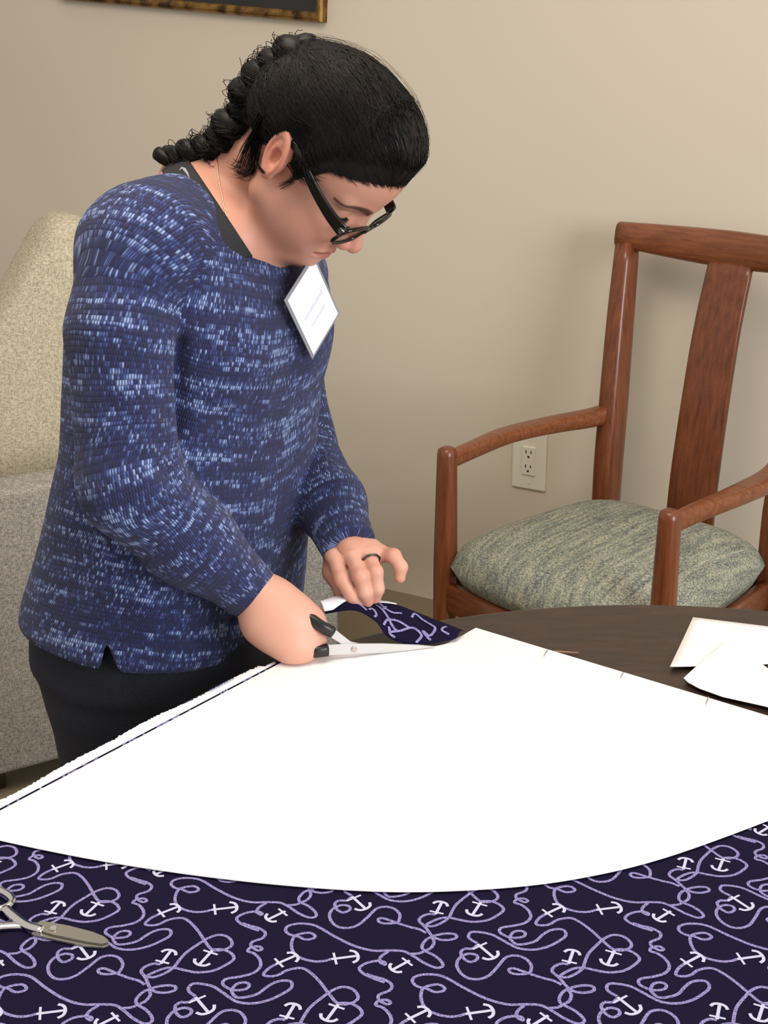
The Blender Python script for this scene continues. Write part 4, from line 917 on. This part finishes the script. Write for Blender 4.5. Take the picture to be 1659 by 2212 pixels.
# ------------------------------------------------------------ name badge, necklace, ring, bracelet
TOPC = at(677, 556, 1.590); up_l = nrm(np.cross(LD, FD)); up_l = up_l if up_l[2] > 0 else -up_l
e1 = LD*-.057 + up_l*-.040; e2 = LD*.051 + up_l*-.075; w1 = float(np.linalg.norm(e1)); w2 = float(np.linalg.norm(e2)); bxv = e1/w1; byv = nrm(e2 - bxv*(e2 @ bxv)); bnv = np.cross(bxv, byv); bnv = bnv if bnv @ FD > 0 else -bnv
BFm = frame_m(TOPC, bxv, byv, bnv)
bd = empty('name_badge', TOPC, 'white name badge in a clear holder pinned to the sweater chest', 'badge')
m_card = new_mat('badge_card', srgb(236, 236, 246), .5); m_hold = new_mat('badge_holder', srgb(150, 150, 156), .2, Alpha=.75); m_ink = new_mat('faint_ink', srgb(206, 206, 228), .8)
def bdp(name, me, mat): me.transform(BFm); return wchild(name, me, mat, bd)
bdp('holder', prism_mesh('h', [(-.003, -.003), (w1+.003, -.003), (w1+.003, w2+.003), (-.003, w2+.003)], -.0012, .0002, None, .0003), m_hold)
bdp('card', prism_mesh('c', [(0.0015, .001), (w1-.001, .001), (w1-.001, w2-.001), (0.0015, w2-.001)], .0003, .0010), m_card)
def marks(y0, x0, x1, h, n):
    V = []; F = []
    for k in range(n):
        a_ = x0 + (x1-x0)*k/n; w_ = (x1-x0)/n*.72; b = len(V); hh = h*(1.3 if k == 0 else rng.uniform(.7, 1.))
        V += [(a_, y0, .0011), (a_+w_, y0, .0011), (a_+w_, y0-hh, .0011), (a_, y0-hh, .0011)]; F.append((b, b+1, b+2, b+3))
    return mesh('mk', V, F)
bdp('printed_name', marks(w2*.50, w1*.16, w1*.84, .005, 11), m_ink); bdp('printed_line', marks(w2*.68, w1*.24, w1*.76, .0035, 10), m_ink)
m_chain = new_mat('fine_gold_chain', srgb(200, 170, 140), .25, Metallic=.9)
npnt = cr([trace(bust_sdf, x, y, 1.3, .0006) for x, y in [(470, 316), (469, 350), (473, 390), (480, 425), (486, 455), (494, 485), (502, 512), (508, 532), (512, 545)]], 6)
o = obj('necklace', sweep_mesh('nk', npnt, [.0006 + .0002*(i % 2) for i in range(len(npnt))], n=6), m_chain, None, True); tag(o, 'fine gold chain necklace on the side of her neck', 'necklace')
c_ = LF['ring'][0]*.62 + LF['ring'][1]*.38; ax = nrm(LF['ring'][1]-LF['ring'][0]); e1 = nrm(np.cross(ax, (1, 0, 0))); e2 = np.cross(ax, e1)
o = obj('finger_ring', sweep_mesh('ring', [c_ + (e1*math.cos(a_) + e2*math.sin(a_))*.0112 for a_ in np.linspace(0, 2*math.pi, 33)], [(.0016 + .0005*math.sin(8*a_), .0009) for a_ in np.linspace(0, 2*math.pi, 33)], up=tuple(ax), n=8, cap=False), new_mat('dark_silver', srgb(90, 88, 84), .35, Metallic=.9), None, True); tag(o, 'dark patterned ring on the ring finger of the hand lifting the cloth', 'ring')
c_ = at(753, 1166, 1.686); ax = nrm(L_ARM[-1]-L_ARM[-2]); e1 = nrm(np.cross(ax, (0, 0, 1))); e2 = np.cross(ax, e1)
o = obj('bracelet', sweep_mesh('brc', [c_ + ax*.004 + (e1*math.cos(a_) + e2*math.sin(a_))*.0290 for a_ in np.linspace(0, 2*math.pi, 41)], [(.0035, .0014)]*41, up=tuple(ax), n=8, cap=False), new_mat('green_beads', srgb(70, 96, 92), .4), None, True); tag(o, 'greenish bracelet just showing below the far sleeve cuff', 'bracelet')
